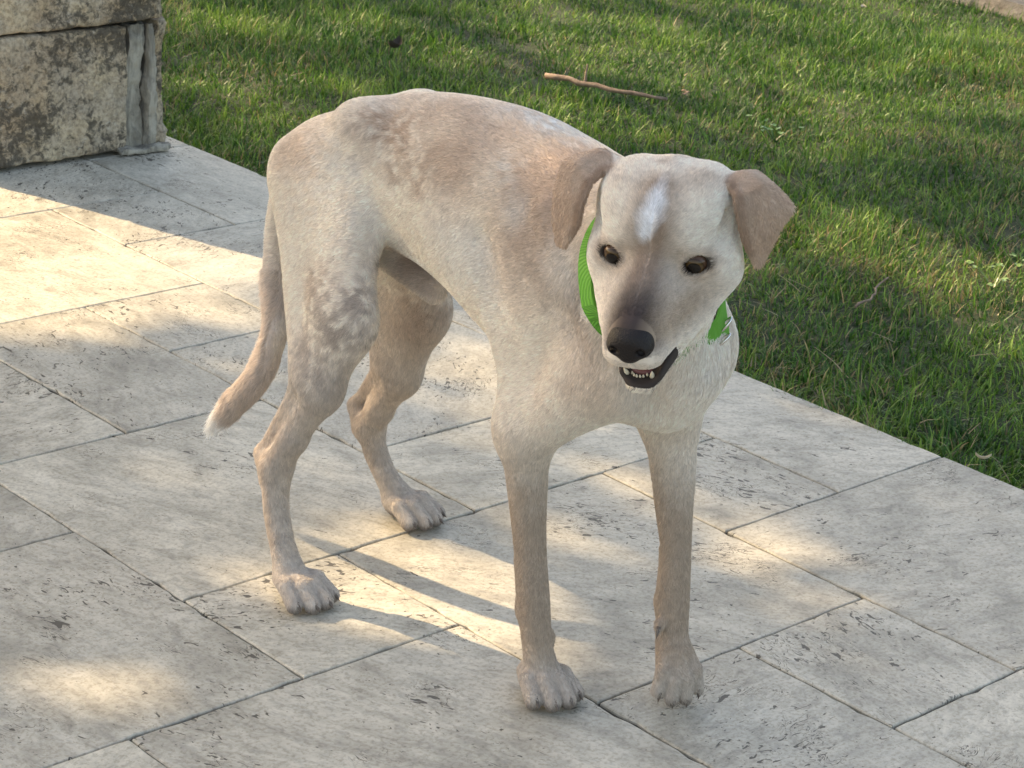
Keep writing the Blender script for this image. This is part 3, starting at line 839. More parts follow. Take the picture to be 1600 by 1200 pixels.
    paw((-.916, -1.488, 0), -.02, .98)
    paw((-.690, -1.396, 0), .12, .98)
    paw((-.846, -1.784, 0), -.25, .97)
    paw((-.745, -1.862, 0), -.45, .84, pitch=1.0, base=(-.745, -1.859, .030))
    # dewclaws
    rc((-.836, -1.776, .062), (-.833, -1.779, .054), .0052, .004, .006)
    rc((-.762, -1.852, .083), (-.769, -1.856, .078), .006, .004, .006)
    CLAWS.append((V(-.833, -1.780, .051), V(.2, -.2, -.95), .5))
    CLAWS.append((V(-.7695, -1.8565, .077), V(-.5, -.3, -.8), .9))

# ---- head (own frame, cm: right, forward, up; origin between the eyes)
_y, _p, _r = math.radians(12.5), math.radians(12.5), math.radians(-3)
_b = V(-.744, -.668, 0); _s = V(-.668, .744, 0)
_f = math.cos(_y) * _b + math.sin(_y) * _s; _rt = np.cross(_f, V(0, 0, 1))
_f2 = math.cos(_p) * _f - V(0, 0, 1) * math.sin(_p); _u2 = np.cross(_rt, _f2)
H_R = math.cos(_r) * _rt + math.sin(_r) * _u2
H_U = -math.sin(_r) * _rt + math.cos(_r) * _u2
H_M = np.stack([H_R, _f2, H_U], 1)
H_O = V(-.9055, -1.928, .497)
def hp(a, b, c): return H_O + H_M @ (V(a, b, c) * .01)
def hrc(a, b, ra, rb, k=1.0, **kw):
    if 'squash' in kw: kw['squash'] = H_M @ V(*kw['squash'])
    rc(hp(*a), hp(*b), ra * .01, rb * .01, k * .01, **kw)
def hell(c, r, k=1.0, **kw): ell(hp(*c), np.array(r) * .01, H_M, k * .01, **kw)
EYE = (3.42, -.55, 0.12); EYE_R = 1.10
def eye_frame(s):
    """columns: along the lid slit (inner -> outer), outward look, up; head frame"""
    look = V(s * .36, .93, .06); look /= np.linalg.norm(look)
    along = V(s * .90, -.34, .09); along -= look * (along @ look); along /= np.linalg.norm(along)
    return np.stack([along, look, np.cross(along, look) * s], 1)
def ear(s, rows):
    """rows: poly-lines from the front edge to the rear edge, base -> fold -> tip (head frame, cm)"""
    rows = np.array(rows, float)
    t = np.linspace(0, 1, rows.shape[0]); u = np.linspace(0, 1, rows.shape[1])
    T = np.linspace(0, 1, 64); U = np.linspace(0, 1, 36)
    mixi = lambda a, xs, ys: .5 * interp(a, xs, ys) + .5 * np.interp(a, xs, ys)
    tmp = np.stack([np.stack([mixi(T, t, rows[:, j, c]) for c in range(3)], 1) for j in range(rows.shape[1])], 1)
    out = np.stack([np.stack([mixi(U, u, tmp[i, :, c]) for c in range(3)], 1) for i in range(len(T))], 0).reshape(-1, 3)
    out[:, 0] *= s
    return H_O + (out * .01) @ H_M.T
EAR_R = ear(1, [[(4.4, -4.6, 5.0), (4.9, -6.4, 5.5), (5.4, -8.4, 4.8)],
        [(5.5, -4.4, 5.5), (6.5, -6.4, 6.1), (7.2, -8.2, 5.5)],
        [(6.4, -3.0, 5.0), (7.9, -4.6, 5.9), (9.3, -5.6, 5.5)],
        [(6.9, -2.0, 3.3), (8.5, -3.3, 3.9), (9.9, -4.3, 3.3)],
        [(7.2, -1.7, 1.6), (8.6, -2.6, 1.8), (9.8, -3.3, 1.0)],
        [(8.5, -1.9, -.7), (8.9, -2.3, -.8), (9.4, -2.7, -.9)]])
EAR_L = ear(-1, [[(4.4, -4.6, 4.9), (4.9, -6.4, 5.3), (5.4, -8.4, 4.6)],
         [(5.4, -4.4, 5.4), (6.4, -6.0, 5.9), (6.9, -7.8, 5.2)],
         [(6.2, -3.3, 5.0), (7.9, -5.0, 5.4), (9.0, -6.5, 4.5)],
         [(6.6, -2.8, 3.4), (8.7, -4.4, 3.9), (10.5, -5.8, 3.3)],
         [(7.1, -2.9, 1.2), (8.6, -3.8, 1.7), (9.7, -4.8, 1.9)],
         [(8.0, -3.4, -1.3), (8.2, -3.7, -1.35), (8.4, -4.0, -1.1)]])
def build_head():
    hell((0, -5.0, 1.9), (6.0, 6.0, 4.65), 1.0)                     # skull
    hell((0, -2.7, 2.4), (4.7, 3.2, 2.7), 1.2)                      # forehead
    for s in (-1, 1):
        hell((s * 3.2, -5.2, 3.15), (2.9, 4.2, 3.25), 1.0)            # temples
        hell((s * 2.5, -1.15, 1.85), (1.5, 1.2, .9), 1.2)           # brow
        hell((s * 4.6, -3.4, -1.0), (2.05, 3.2, 2.7), 1.2)           # cheek
        hell((s * 4.1, -1.7, -1.3), (1.4, 1.6, 1.1), 1.2)           # cheekbone
        hrc((s * 4.5, -3.4, -2.2), (s * 2.6, 2.2, -4.8), 2.1, 1.6, 1.0)   # cheek down to the corner of the mouth
        hrc((s * 2.5, -2.0, -2.1), (s * 1.6, 4.6, -3.6), 2.2, 1.7, 1.0)    # cheek into muzzle
    hrc((0, -3.0, -2.9), (0, 2.2, -3.1), 3.4, 2.9, 1.2)             # root of the muzzle
    hrc((0, 1.0, -2.9), (0, 6.2, -4.0), 2.7, 2.0, 1.2)              # muzzle
    hrc((0, -1.6, .6), (0, 6.6, -2.95), 1.75, 1.30, 1.6)            # bridge
    for s in (-1, 1):
        hrc((s * 2.0, 1.2, -4.3), (s * 1.30, 6.5, -5.0), 1.6, 1.40, .8)    # flews
    hell((0, 7.1, -5.0), (1.7, 1.0, 1.15), .8)
    hrc((0, -3.4, 5.0), (0, -.6, 2.6), .10, .12, 1.6, sub=True)     # median furrow
    for s in (-1, 1):
        hrc((s * 5.2, -2.2, 2.2), (s * 5.0, -3.4, 3.4), .2, .2, 1.6, sub=True)   # hollow of the temple
    # mouth opening, then the lower jaw
    hrc((0, 2.2, -6.35), (0, 9.0, -7.45), .28, 1.05, .4, sub=True, squash=(1, 0, 0), sq=3.4)
    hrc((0, -3.5, -6.2), (-.15, 5.2, -8.70), 2.4, .92, .8, squash=(1, 0, 0), sq=1.65)
    for s in (-1, 1):
        hrc((s * 2.8, -1.0, -6.0), (s * 1.50 - .15, 5.0, -8.05), .85, .46, .6)
    hrc((0, 2.4, -7.0), (-.15, 5.7, -7.85), .85, .74, .4, sub=True, squash=(1, 0, 0), sq=1.8)
    # eyes: a mound for the lids, cut open by an almond
    for s in (-1, 1):
        c = V(s * EYE[0], EYE[1], EYE[2]); E = eye_frame(s)
        hell(c, (1.32, 1.32, 1.32), .9)
        hell(c + V(s * -.85, .62, -.42), (.75, .5, .45), .7)        # inner corner
        ell(H_O + H_M @ ((c + E[:, 1] * 1.2 + E[:, 2] * .06) * .01), np.array((1.06, 1.30, .93)) * .01, H_M @ E, .0020, sub=True)
    cloud(EAR_R, .0026, .005)
    cloud(EAR_L, .0026, .005)
EYES = [hp(s * EYE[0], EYE[1], EYE[2]) for s in (1, -1)]
def surface_nets(F, origin, h):
    n = np.array(F.shape)
    S = F < 0
    c = [S[dx:n[0] - 1 + dx, dy:n[1] - 1 + dy, dz:n[2] - 1 + dz] for dx in (0, 1) for dy in (0, 1) for dz in (0, 1)]
    anyc = c[0].copy(); allc = c[0].copy()
    for x in c[1:]:
        anyc |= x; allc &= x
    act = np.argwhere(anyc & ~allc)
    idx = np.full(n - 1, -1, np.int32)
    idx[tuple(act.T)] = np.arange(len(act))
    vals = {}
    for dx in (0, 1):
        for dy in (0, 1):
            for dz in (0, 1):
                vals[dx, dy, dz] = F[act[:, 0] + dx, act[:, 1] + dy, act[:, 2] + dz]
    acc = np.zeros((len(act), 3)); cnt = np.zeros(len(act))
    corners = list(vals)
    for a in corners:
        for ax in range(3):
            if a[ax] == 0:
                b = list(a); b[ax] = 1; b = tuple(b)
                va, vb = vals[a], vals[b]
                m = (va < 0) != (vb < 0)
                t = np.where(m, va / np.where(m, va - vb, 1), 0)
                p = np.tile(np.array(a, float), (len(act), 1)); p[:, ax] += t
                acc += p * m[:, None]; cnt += m
    verts = origin + h * (act + acc / cnt[:, None])
    quads = []
    for ax in range(3):
        o1, o2 = (ax + 1) % 3, (ax + 2) % 3
        sa = [slice(1, n[i] - 1) for i in range(3)]; sb = list(sa)
        sa[ax] = slice(0, n[ax] - 1); sb[ax] = slice(1, n[ax])
        A, B = S[tuple(sa)], S[tuple(sb)]
        for cond, flip in ((A & ~B, False), (~A & B, True)):
            e = np.argwhere(cond)
            off = np.ones(3, int); off[ax] = 0
            e = e + off
            d1 = np.zeros(3, int); d1[o1] = 1
            d2 = np.zeros(3, int); d2[o2] = 1
            q = np.stack([idx[tuple((e - d1 - d2).T)], idx[tuple((e - d2).T)], idx[tuple(e.T)], idx[tuple((e - d1).T)]], 1)
            quads.append(q[:, ::-1] if flip else q)
    q = np.concatenate(quads)
    return verts, q[(q >= 0).all(1)]

def largest_piece(v, q):
    lab = np.arange(len(v))
    for _ in range(400):
        m = lab[q].min(1)
        new = lab.copy()
        for j in range(4):
            np.minimum.at(new, q[:, j], m)
        new = new[new]
        if (new == lab).all(): break
        lab = new
    u, c = np.unique(lab, return_counts=True)
    keep = lab == u[c.argmax()]
    mp = np.cumsum(keep) - 1
    return v[keep], mp[q[keep[q].all(1)]]

def smooth_verts(v, q, it=2, lam=.5):
    for _ in range(it):
        s = np.zeros_like(v); c = np.zeros(len(v))
        for j in range(4):
            for k in ((j + 1) % 4, (j + 3) % 4):
                np.add.at(s, q[:, j], v[q[:, k]]); np.add.at(c, q[:, j], 1)
        v = v + lam * (s / np.maximum(c, 1)[:, None] - v)
    return v

HB0 = np.array([-1.075, -2.085, .365]); HB1 = np.array([-.765, -1.785, .592])      # the head is meshed finer
def _keep(v, q):
    u = np.unique(q); mp = np.zeros(len(v), np.int64); mp[u] = np.arange(len(u))
    return v[u], mp[q]
use_grid((-1.02, -1.99, -.006), (-.62, -1.20, .60), .0022)
build_body(); build_head()
CLAWS, PADS = CLAWS[:18], PADS[:16]
FIELD += .0016                                              # room for the coat
v1, q1 = surface_nets(FIELD, G0, VOX)
v1 = smooth_verts(v1, q1, 2, .5)
ins = ((v1 > HB0) & (v1 < HB1)).all(1)
v1, q1 = _keep(v1, q1[~ins[q1].all(1)])
use_grid(HB0 - .006, HB1 + .006, .0013)
build_body(); build_head()
_hy = (G0[1] + VOX * np.arange(GN[1]))[None, :, None]; _hz = (G0[2] + VOX * np.arange(GN[2]))[None, None, :]
FIELD += (.0005 + .0011 * np.clip((_hy + 1.86) / .03, 0, 1) * np.clip((.46 - _hz) / .03, 0, 1)).astype(np.float32)
v2, q2 = surface_nets(FIELD, G0, VOX)
v2 = smooth_verts(v2, q2, 3, .5)
ins = ((v2 > HB0) & (v2 < HB1)).all(1)
v2, q2 = _keep(v2, q2[ins[q2].all(1)])
v1, q1 = largest_piece(v1, q1); v2, q2 = largest_piece(v2, q2)
DV = np.concatenate([v1, v2]); DQ = np.concatenate([q1, q2 + len(v1)])
FIELD = None
DOG_BASE = np.array([-.806, -1.64, 0.0])
dog = link('dog', None, loc=tuple(DOG_BASE), label='cream and tan short-haired dog wearing a green collar, standing on the patio', category='dog')
# ---- coat colours: the dog's own markings
TONE = {'CR': (.87, .77, .66), 'WH': (.82, .79, .75), 'TA': (.55, .42, .335), 'RT': (.46, .31, .22), 'GT': (.49, .405, .345), 'DK': (.08, .06, .05)}
MARKS = [
    (-0.893, -1.812, 0.430, 0.026, 'WH', 0.55, 0),
    (-0.897, -1.800, 0.395, 0.022, 'WH', 0.50, 0),
    (-0.889, -1.850, 0.390, 0.020, 'GT', 0.40, 0),
    (-0.859, -1.517, 0.505, 0.040, 'RT', 0.75, 1),
    (-0.852, -1.548, 0.518, 0.030, 'RT', 0.60, 1),
    (-0.863, -1.554, 0.494, 0.032, 'RT', 0.75, 1),
    (-0.862, -1.497, 0.510, 0.022, 'RT', 0.50, 1),
    (-0.870, -1.591, 0.483, 0.028, 'RT', 0.55, 1),
    (-0.869, -1.638, 0.504, 0.055, 'TA', 0.85, 0),
    (-0.841, -1.623, 0.540, 0.055, 'TA', 0.65, 0),
    (-0.875, -1.625, 0.473, 0.050, 'TA', 0.45, 1),
    (-0.841, -1.570, 0.534, 0.050, 'TA', 0.60, 0),
    (-0.829, -1.517, 0.532, 0.035, 'TA', 0.50, 0),
    (-0.839, -1.675, 0.540, 0.050, 'TA', 0.55, 0),
    (-0.868, -1.737, 0.506, 0.065, 'TA', 0.90, 0),
    (-0.881, -1.770, 0.483, 0.055, 'TA', 0.80, 0),
    (-0.887, -1.730, 0.443, 0.055, 'TA', 0.55, 0),
    (-0.831, -1.746, 0.533, 0.045, 'TA', 0.85, 0),
    (-0.889, -1.774, 0.443, 0.040, 'TA', 0.50, 0),
    (-0.921, -1.847, 0.538, 0.050, 'TA', 0.70, 0),
    (-0.800, -1.691, 0.546, 0.024, 'WH', 0.90, 1),
    (-0.804, -1.653, 0.549, 0.028, 'WH', 0.55, 1),
    (-0.804, -1.727, 0.540, 0.018, 'WH', 0.80, 1),
    (-0.865, -1.697, 0.513, 0.024, 'WH', 0.50, 1),
    (-0.907, -1.480, 0.346, 0.026, 'RT', 0.55, 1),
    (-0.915, -1.523, 0.309, 0.065, 'GT', 0.75, 1),
    (-0.919, -1.493, 0.251, 0.050, 'GT', 0.80, 1),
    (-0.904, -1.543, 0.326, 0.035, 'GT', 0.60, 1),
    (-0.916, -1.504, 0.328, 0.040, 'GT', 0.60, 1),
    (-0.862, -1.522, 0.370, 0.010, 'DK', 0.55, 0),
    (-0.907, -1.530, 0.340, 0.030, 'GT', 0.50, 1),
    (-0.901, -1.515, 0.234, 0.030, 'GT', 0.70, 0),
    (-0.744, -1.444, 0.251, 0.050, 'TA', 0.75, 0),
    (-0.730, -1.472, 0.271, 0.050, 'TA', 0.60, 1),
    (-0.750, -1.449, 0.289, 0.040, 'RT', 0.35, 1),
    (-0.893, -1.841, 0.442, 0.022, 'DK', 0.45, 0),
    (-0.887, -1.832, 0.419, 0.030, 'GT', 0.65, 0),
    (-0.892, -1.824, 0.446, 0.030, 'TA', 0.40, 0),
    (-0.887, -1.809, 0.417, 0.035, 'GT', 0.40, 0),
    (-0.891, -1.860, 0.361, 0.050, 'TA', 0.35, 0),
    (-0.888, -1.796, 0.333, 0.050, 'TA', 0.25, 1),
    (-0.818, -1.521, 0.362, 0.028, 'RT', 0.80, 0),
    (-0.816, -1.550, 0.347, 0.022, 'RT', 0.60, 0),
    (-0.879, -1.416, 0.463, 0.030, 'TA', 0.60, 0),
    (-0.874, -1.379, 0.454, 0.030, 'TA', 0.60, 0),
    (-0.866, -1.513, 0.454, 0.060, 'GT', 0.20, 1),
    (-0.877, -1.464, 0.456, 0.050, 'WH', 0.35, 1),
    (-0.891, -1.433, 0.405, 0.060, 'WH', 0.25, 1),
    (-0.877, -1.641, 0.428, 0.050, 'WH', 0.50, 0),
    (-0.883, -1.693, 0.419, 0.050, 'WH', 0.30, 0),
    (-0.890, -1.801, 0.452, 0.030, 'WH', 0.50, 0),
    (-0.881, -1.728, 0.482, 0.020, 'WH', 0.45, 0),
    (-0.804, -1.924, 0.389, 0.040, 'WH', 0.30, 0),
]
def coat(P):
    P = np.asarray(P, float)
    c = np.tile(np.array(TONE['CR']), (len(P), 1))
    n1 = vnoise(P, 45, 1, 3); n2 = vnoise(P * np.array([1, .7, 1.]), 190, 2, 3); n3 = vnoise(P, 14, 3, 2)
    def lay(w, col):
        w = np.clip(w, 0, 1)[:, None]
        c[:] = c * (1 - w) + np.array(TONE.get(col, col) if isinstance(col, str) else col) * w
    lay((n3 - .5) * .7, 'TA')
    H = (P - H_O) @ H_M * 100.0                                  # head frame, cm
    head = ((np.abs(H[:, 0]) < 8) & (H[:, 1] > -9) & (H[:, 2] > -9) & (H[:, 1] < 10) & (P[:, 1] < -1.83))
    body = ~(head & ((H[:, 1] > -7.5)))
    z = P[:, 2]
    front = P[:, 1] < -1.70
    for x, y, zz, r, col, s, mot in MARKS:
        d = np.sqrt((P[:, 0] - x) ** 2 + (P[:, 1] - y) ** 2 + (P[:, 2] - zz) ** 2) / r
        w = np.clip(1.25 - d - (n1 - .5) * (1.6 if mot else .7), 0, 1)
        if mot: w = w * np.clip((n2 - .38) * 5, 0, 1)
        lay(np.where(body, w * s, 0), col)
    leg = np.clip((.295 - z + (n1 - .5) * .06) / .10, 0, 1)
    lay(np.where(front & body, leg * .90, 0), (.43, .325, .24))
    hl = np.clip((.30 - z) / .12, 0, 1) * np.where(P[:, 1] > -1.26, 0, 1)
    lay(np.where(~front & body, hl * (.62 + .3 * np.clip((n2 - .42) * 6, 0, 1)), 0), (.46, .37, .30))
    lay(np.where(~front & body, hl * .3 * np.clip((n2 - .52) * 8, 0, 1), 0), (.66, .60, .54))
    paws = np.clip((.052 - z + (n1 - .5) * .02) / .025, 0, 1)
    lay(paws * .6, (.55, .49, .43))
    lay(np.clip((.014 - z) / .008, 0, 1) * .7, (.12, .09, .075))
    # tail
    tl = np.clip((.34 - z) / .06, 0, 1) * np.where((P[:, 1] > -1.345) & (P[:, 0] < -.80) & (P[:, 0] > -.875), 1, 0)
    lay(tl * .6, (.62, .52, .46))
    lay(np.where(P[:, 1] > -1.285, np.clip((P[:, 1] + 1.283 + (n1 - .5) * .03) / .016, 0, 1), 0) * (z < .2), (.84, .82, .79))
    # head
    hx, hy, hz = np.abs(H[:, 0]), H[:, 1], H[:, 2]
    lay(np.where(head, .75, 0), (.87, .77, .655))
    lay(np.where(head, np.clip(1.1 - hx / 2.6, 0, 1) * np.clip((hy + 4.2) / 2.0, 0, 1) * (hz > -3.2 - hx * .35) * (.85 + .6 * n1), 0), (.39, .285, .21))   # stripe down the face
    lay(np.where(head, np.clip((hy - .5) / 6, 0, 1) * np.clip(1.6 - hx / 1.9, 0, 1) * (hz > -4.2) * .95, 0), (.22, .175, .15))
    lay(np.where(head, np.clip((hy - 4.0) / 2.4, 0, 1) * np.clip(1.8 - hx / 1.5, 0, 1) * (hz > -4.6), 0), (.050, .036, .033))
    lay(np.where(head & (H[:, 0] < 0), np.clip(1.25 - np.sqrt(((hx - 3.4) / 2.4) ** 2 + ((hz + 2.4) / 2.2) ** 2), 0, 1) * (hy > -3.5) * .85, 0), (.43, .31, .21))
    lay(np.where(head & (H[:, 0] > 0), np.clip(1.2 - np.sqrt(((hx - 3.0) / 2.0) ** 2 + ((hz + 2.0) / 2.2) ** 2), 0, 1) * (hy > -3.5) * .35, 0), (.45, .35, .26))
    lay(np.where(head, np.clip((hy - 3.0) / 3.5, 0, 1) * (hz < -3.6) * .35, 0), (.45, .36, .30))   # lips
    for s in (1, -1):
        E = eye_frame(s); q = (H - np.array([s * EYE[0], EYE[1], EYE[2]])) @ E
        e = np.sqrt((q[:, 0] / 1.04) ** 2 + (q[:, 2] / .72) ** 2)
        near = head & (q[:, 1] > .2)
        lay(np.where(near, np.clip(2.4 - e, 0, 1) * .55, 0), (.40, .28, .19))
        lay(np.where(near, np.clip((1.30 - e) / .16, 0, 1) * .95, 0), (.022, .015, .012))
        lay(np.where(near & (q[:, 0] < -.7), np.clip((1.5 - e) / .35, 0, 1) * .8, 0), (.05, .035, .028))
    lay(np.where(head & (hy > -2.5), np.clip(1.2 - np.sqrt(((hx - 2.3) / 1.1) ** 2 + ((hz - 1.35) / .8) ** 2), 0, 1) * .5, 0), (.42, .30, .21))   # marks over the eyes
    # white blaze on the forehead
    bw = .25 + 1.05 * np.clip(1 - np.abs(hz - 4.1) / 2.3, 0, 1) ** .8
    bl = np.clip((1.15 - np.abs(H[:, 0] - .25 + (hz - 4.1) * .16) / bw) * 1.1 - (n1 - .5) * 1.0, 0, 1) * np.clip((2.3 - np.abs(hz - 4.1)) / .9, 0, 1)
    lay(np.where(head & (hy > -6) & (hz > .8) & (hz < 6.5), bl * .9, 0), (.87, .87, .88))
    lay(np.where(head, np.clip((hz - 5.0) / 1.2, 0, 1) * np.clip((n1 - .42) * 4, 0, 1) * .55, 0), (.50, .39, .30))
    # ears
    for EP in (EAR_R, EAR_L):
        near = np.where((np.abs(P - EP.mean(0)) < .07).all(1))[0]
        if len(near):
            d = np.full(len(near), 9.0)
            for s0 in range(0, len(near), 20000):
                A = P[near[s0:s0 + 20000]]
                d[s0:s0 + 20000] = np.sqrt(((A[:, None, :] - EP[None, 320::3]) ** 2).sum(2)).min(1)
            w = np.zeros(len(P)); w[near] = np.clip((.0085 - d) / .004, 0, 1) * (.7 + .45 * n1[near])
            lay(w, (.50, .36, .265))
            q = EP.reshape(64, 36, 3)[2:56, :3].reshape(-1, 3)
            dq = np.full(len(near), 9.0)
            for s0 in range(0, len(near), 20000):
                A = P[near[s0:s0 + 20000]]
                dq[s0:s0 + 20000] = np.sqrt(((A[:, None, :] - q[None, ::2]) ** 2).sum(2)).min(1)
            w = np.zeros(len(P)); w[near] = np.clip((.0050 - dq) / .003, 0, 1) * .6
            lay(w, (.30, .185, .12))
    # mouth: dark lips and inside
    up = -6.02 + np.clip(4.5 - hy, 0, 9) * .06
    rim = -5.15 - (hy + 1) * .407 - 1.2
    lay(np.where(head & (hz < up) & (hz > rim) & (hy > 2.2 + hx * .12), np.clip((up - hz) / .25, 0, 1) * .97, 0), (.022, .015, .014))
    return np.clip(c, 0.004, .9), head, H

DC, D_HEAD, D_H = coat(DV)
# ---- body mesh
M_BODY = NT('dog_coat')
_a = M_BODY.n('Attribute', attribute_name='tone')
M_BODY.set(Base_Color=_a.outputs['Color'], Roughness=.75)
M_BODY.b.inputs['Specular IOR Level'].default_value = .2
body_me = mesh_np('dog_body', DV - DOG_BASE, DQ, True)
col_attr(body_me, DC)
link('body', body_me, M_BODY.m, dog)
BODY_N = np.zeros((len(DV), 3), np.float32)
body_me.vertices.foreach_get('normal', BODY_N.ravel()) if False else None
_n = np.empty(len(DV) * 3, np.float32); body_me.vertices.foreach_get('normal', _n); BODY_N = _n.reshape(-1, 3)

COL_N = V(-.32, -.86, .38); COL_N /= np.linalg.norm(COL_N)
COL_C = V(-.836, -1.873, .460)
CW = .0105
use_grid(COL_C - .125, COL_C + .125, .0025)
build_body()
def neck_radius(o, d):
    for t in np.arange(.02, .12, .0012):
        i = np.round((o + d * t - G0) / VOX).astype(int)
        if (i < 0).any() or (i >= GN).any() or FIELD[tuple(i)] > 0: return t
    return .1
_e1 = np.cross(COL_N, V(0, 0, 1)); _e1 /= np.linalg.norm(_e1); _e2 = np.cross(COL_N, _e1)
NSEG = 72
ring = []
for j in range(NSEG):
    a = 2 * math.pi * j / NSEG
    d = math.cos(a) * _e1 + math.sin(a) * _e2
    ring.append([neck_radius(COL_C + COL_N * w, d) for w in (-CW, 0, CW)])
ring = np.array(ring)
for _ in range(6): ring = .5 * ring + .25 * (np.roll(ring, 1, 0) + np.roll(ring, -1, 0))
ring = np.minimum(ring, .088)
_aa = np.arange(NSEG) * 2 * math.pi / NSEG
ring += (.0115 * np.clip(1 - np.abs((_aa - .35 + math.pi) % (2 * math.pi) - math.pi) / 1.15, 0, 1))[:, None]            # hangs a little loose on this side
ring -= (.005 * np.clip(1 - np.abs(_aa - 1.75) / .6, 0, 1) ** .5)[:, None]      # sinks into the throat fur
FIELD = None
# ---- fur: short strands rooted on the body
def grow_fur(n_strands):
    a, b, c, d = [DV[DQ[:, i]] for i in range(4)]
    area = .5 * np.linalg.norm(np.cross(c - a, d - b), axis=1)
    fc = (a + b + c + d) * .25
    Hf = (fc - H_O) @ H_M * 100
    inhead = D_HEAD[DQ[:, 0]]
    w = area.copy()
    w[inhead] *= 2.2
    toward = ((fc - CAM_POS) * BODY_N[DQ[:, 0]]).sum(1)
    w[toward > .55] *= .35                                  # thinner on the far side
    dark = DC[DQ[:, 0]].sum(1) < .16                        # bare skin: lids, lips, inside of the mouth
    nose = inhead & (Hf[:, 1] > 6.9) & (Hf[:, 2] > -5.2) & (np.abs(Hf[:, 0]) < 2.0)
    mouth = inhead & (Hf[:, 2] < -6.0 + np.clip(4.5 - Hf[:, 1], 0, 9) * .06) & (Hf[:, 2] > -5.15 - (Hf[:, 1] + 1) * .407 - 1.2) & (Hf[:, 1] > 2.2 + np.abs(Hf[:, 0]) * .12)
    eyes = np.zeros(len(fc), bool)
    for e in EYES: eyes |= np.linalg.norm(fc - e, axis=1) < .0118
    w[nose | mouth | eyes] = 0
    rel = fc - COL_C; ax = rel @ COL_N; rr = rel - ax[:, None] * COL_N
    th = np.arctan2(rr @ _e2, rr @ _e1) % (2 * math.pi)
    rmax = np.interp(th, np.arange(NSEG + 1) * 2 * math.pi / NSEG, np.append(ring[:, 1], ring[0, 1]))
    band = (np.abs(ax) < CW + .001) & (np.linalg.norm(rr, axis=1) < rmax + .0035) & ((th < 1.15) | (th > 2.35)) & ~(inhead & (Hf[:, 1] > -6))
    w[band] = 0
    w[dark & inhead] *= .3
    cs = np.cumsum(w); cs /= cs[-1]
    f = np.searchsorted(cs, RNG.random(n_strands))
    f = np.clip(f, 0, len(DQ) - 1)
    s, t = RNG.random((2, n_strands, 1))
    q = DQ[f]
    bl = lambda A: A[q[:, 0]] * (1 - s) * (1 - t) + A[q[:, 1]] * s * (1 - t) + A[q[:, 2]] * s * t + A[q[:, 3]] * (1 - s) * t
    root = bl(DV); nor = bl(BODY_N); nor /= np.linalg.norm(nor, axis=1)[:, None]
    col = bl(DC)
    H = (root - H_O) @ H_M * 100
    head = D_HEAD[q[:, 0]] & (H[:, 1] > -8)
    z = root[:, 2]
    flow = np.tile(np.array([0, .80, -.60]), (n_strands, 1))                        # back and down
    low = np.clip((.33 - z) / .08, 0, 1)[:, None]
    flow = flow * (1 - low) + np.array([0, .12, -1.0]) * low
    back = np.clip((z - .49) / .04, 0, 1)[:, None]
    flow = flow * (1 - back) + np.array([0, 1.0, -.1]) * back
    chest = (np.clip((-1.78 - root[:, 1]) / .06, 0, 1) * (z > .27))[:, None]
    flow = flow * (1 - chest) + np.array([-.25, .25, -.9]) * chest
    hf = -H_M[:, 1][None] * 1.0 + H_M[:, 2][None] * .25 + np.sign(H[:, :1]) * H_M[:, 0][None] * .35
    flow[head] = np.broadcast_to(hf, flow.shape)[head]
    ears = np.zeros(n_strands, bool)
    for EP in (EAR_R, EAR_L):
        ears |= (np.abs(root - EP.mean(0)) < .055).all(1) & (np.abs(H[:, 0]) > 6.2)
    flow[ears] = -H_M[:, 2] + .1
    paw = z < .05
    flow[paw] = np.array([0, -.35, -.8])
    tail = (root[:, 1] > -1.34) & (z < .30) & (root[:, 0] > -.88) & (root[:, 0] < -.79)
    flow[tail] = np.array([-.05, .6, -.7])
    # swirl the lay of the coat a little
    p = root
    n1 = vnoise(p, 22, 11, 2)[:, None] - .5; n2 = vnoise(p, 22, 12, 2)[:, None] - .5; n3 = vnoise(p, 22, 13, 2)[:, None] - .5
    flow = flow + np.concatenate([n1, n2, n3], 1) * .6
    c1 = vnoise(p, 170, 14, 1)[:, None] - .5; c2 = vnoise(p, 170, 15, 1)[:, None] - .5; c3 = vnoise(p, 170, 16, 1)[:, None] - .5
    flow = flow + np.concatenate([c1, c2, c3], 1) * .6 + RNG.normal(0, .16, (n_strands, 3))
    flow -= nor * (flow * nor).sum(1)[:, None]
    flow /= np.linalg.norm(flow, axis=1)[:, None] + 1e-6
    L = np.full(n_strands, .0066)
    L[z < .30] = .0054; L[z < .06] = .0036
    L[head] = .0042
    L[head & (H[:, 1] > 1.0)] = .0034
    L[head & (H[:, 1] > 5.5)] = .0022
    L[ears] = .0038
    L[tail] = .013; L[tail & (root[:, 1] > -1.29)] = .020
    L *= RNG.uniform(.65, 1.2, n_strands)
    lift = np.where(head, .18, .20)[:, None]
    lift = np.where(tail[:, None], .30, lift)
    d0 = flow * .8 + nor * (lift + .16); d0 /= np.linalg.norm(d0, axis=1)[:, None]
    d1 = flow + nor * lift * .35; d1 /= np.linalg.norm(d1, axis=1)[:, None]
    K = 4
    pts = np.empty((n_strands, K, 3))
    pts[:, 0] = root - nor * .0006
    pts[:, 1] = root + d0 * (L * .35)[:, None]
    pts[:, 2] = pts[:, 1] + (d0 * .35 + d1 * .65) * (L * .33)[:, None]
    pts[:, 3] = pts[:, 2] + d1 * (L * .34)[:, None]
    col = col * RNG.uniform(.80, 1.18, (n_strands, 1)) * (1 + (vnoise(p, 300, 21, 1)[:, None] - .5) * .26)
    cur = bpy.data.hair_curves.new('dog_fur')
    cur.add_curves([K] * n_strands)
    cur.attributes['position'].data.foreach_set('vector', (pts - DOG_BASE).astype(np.float32).ravel())
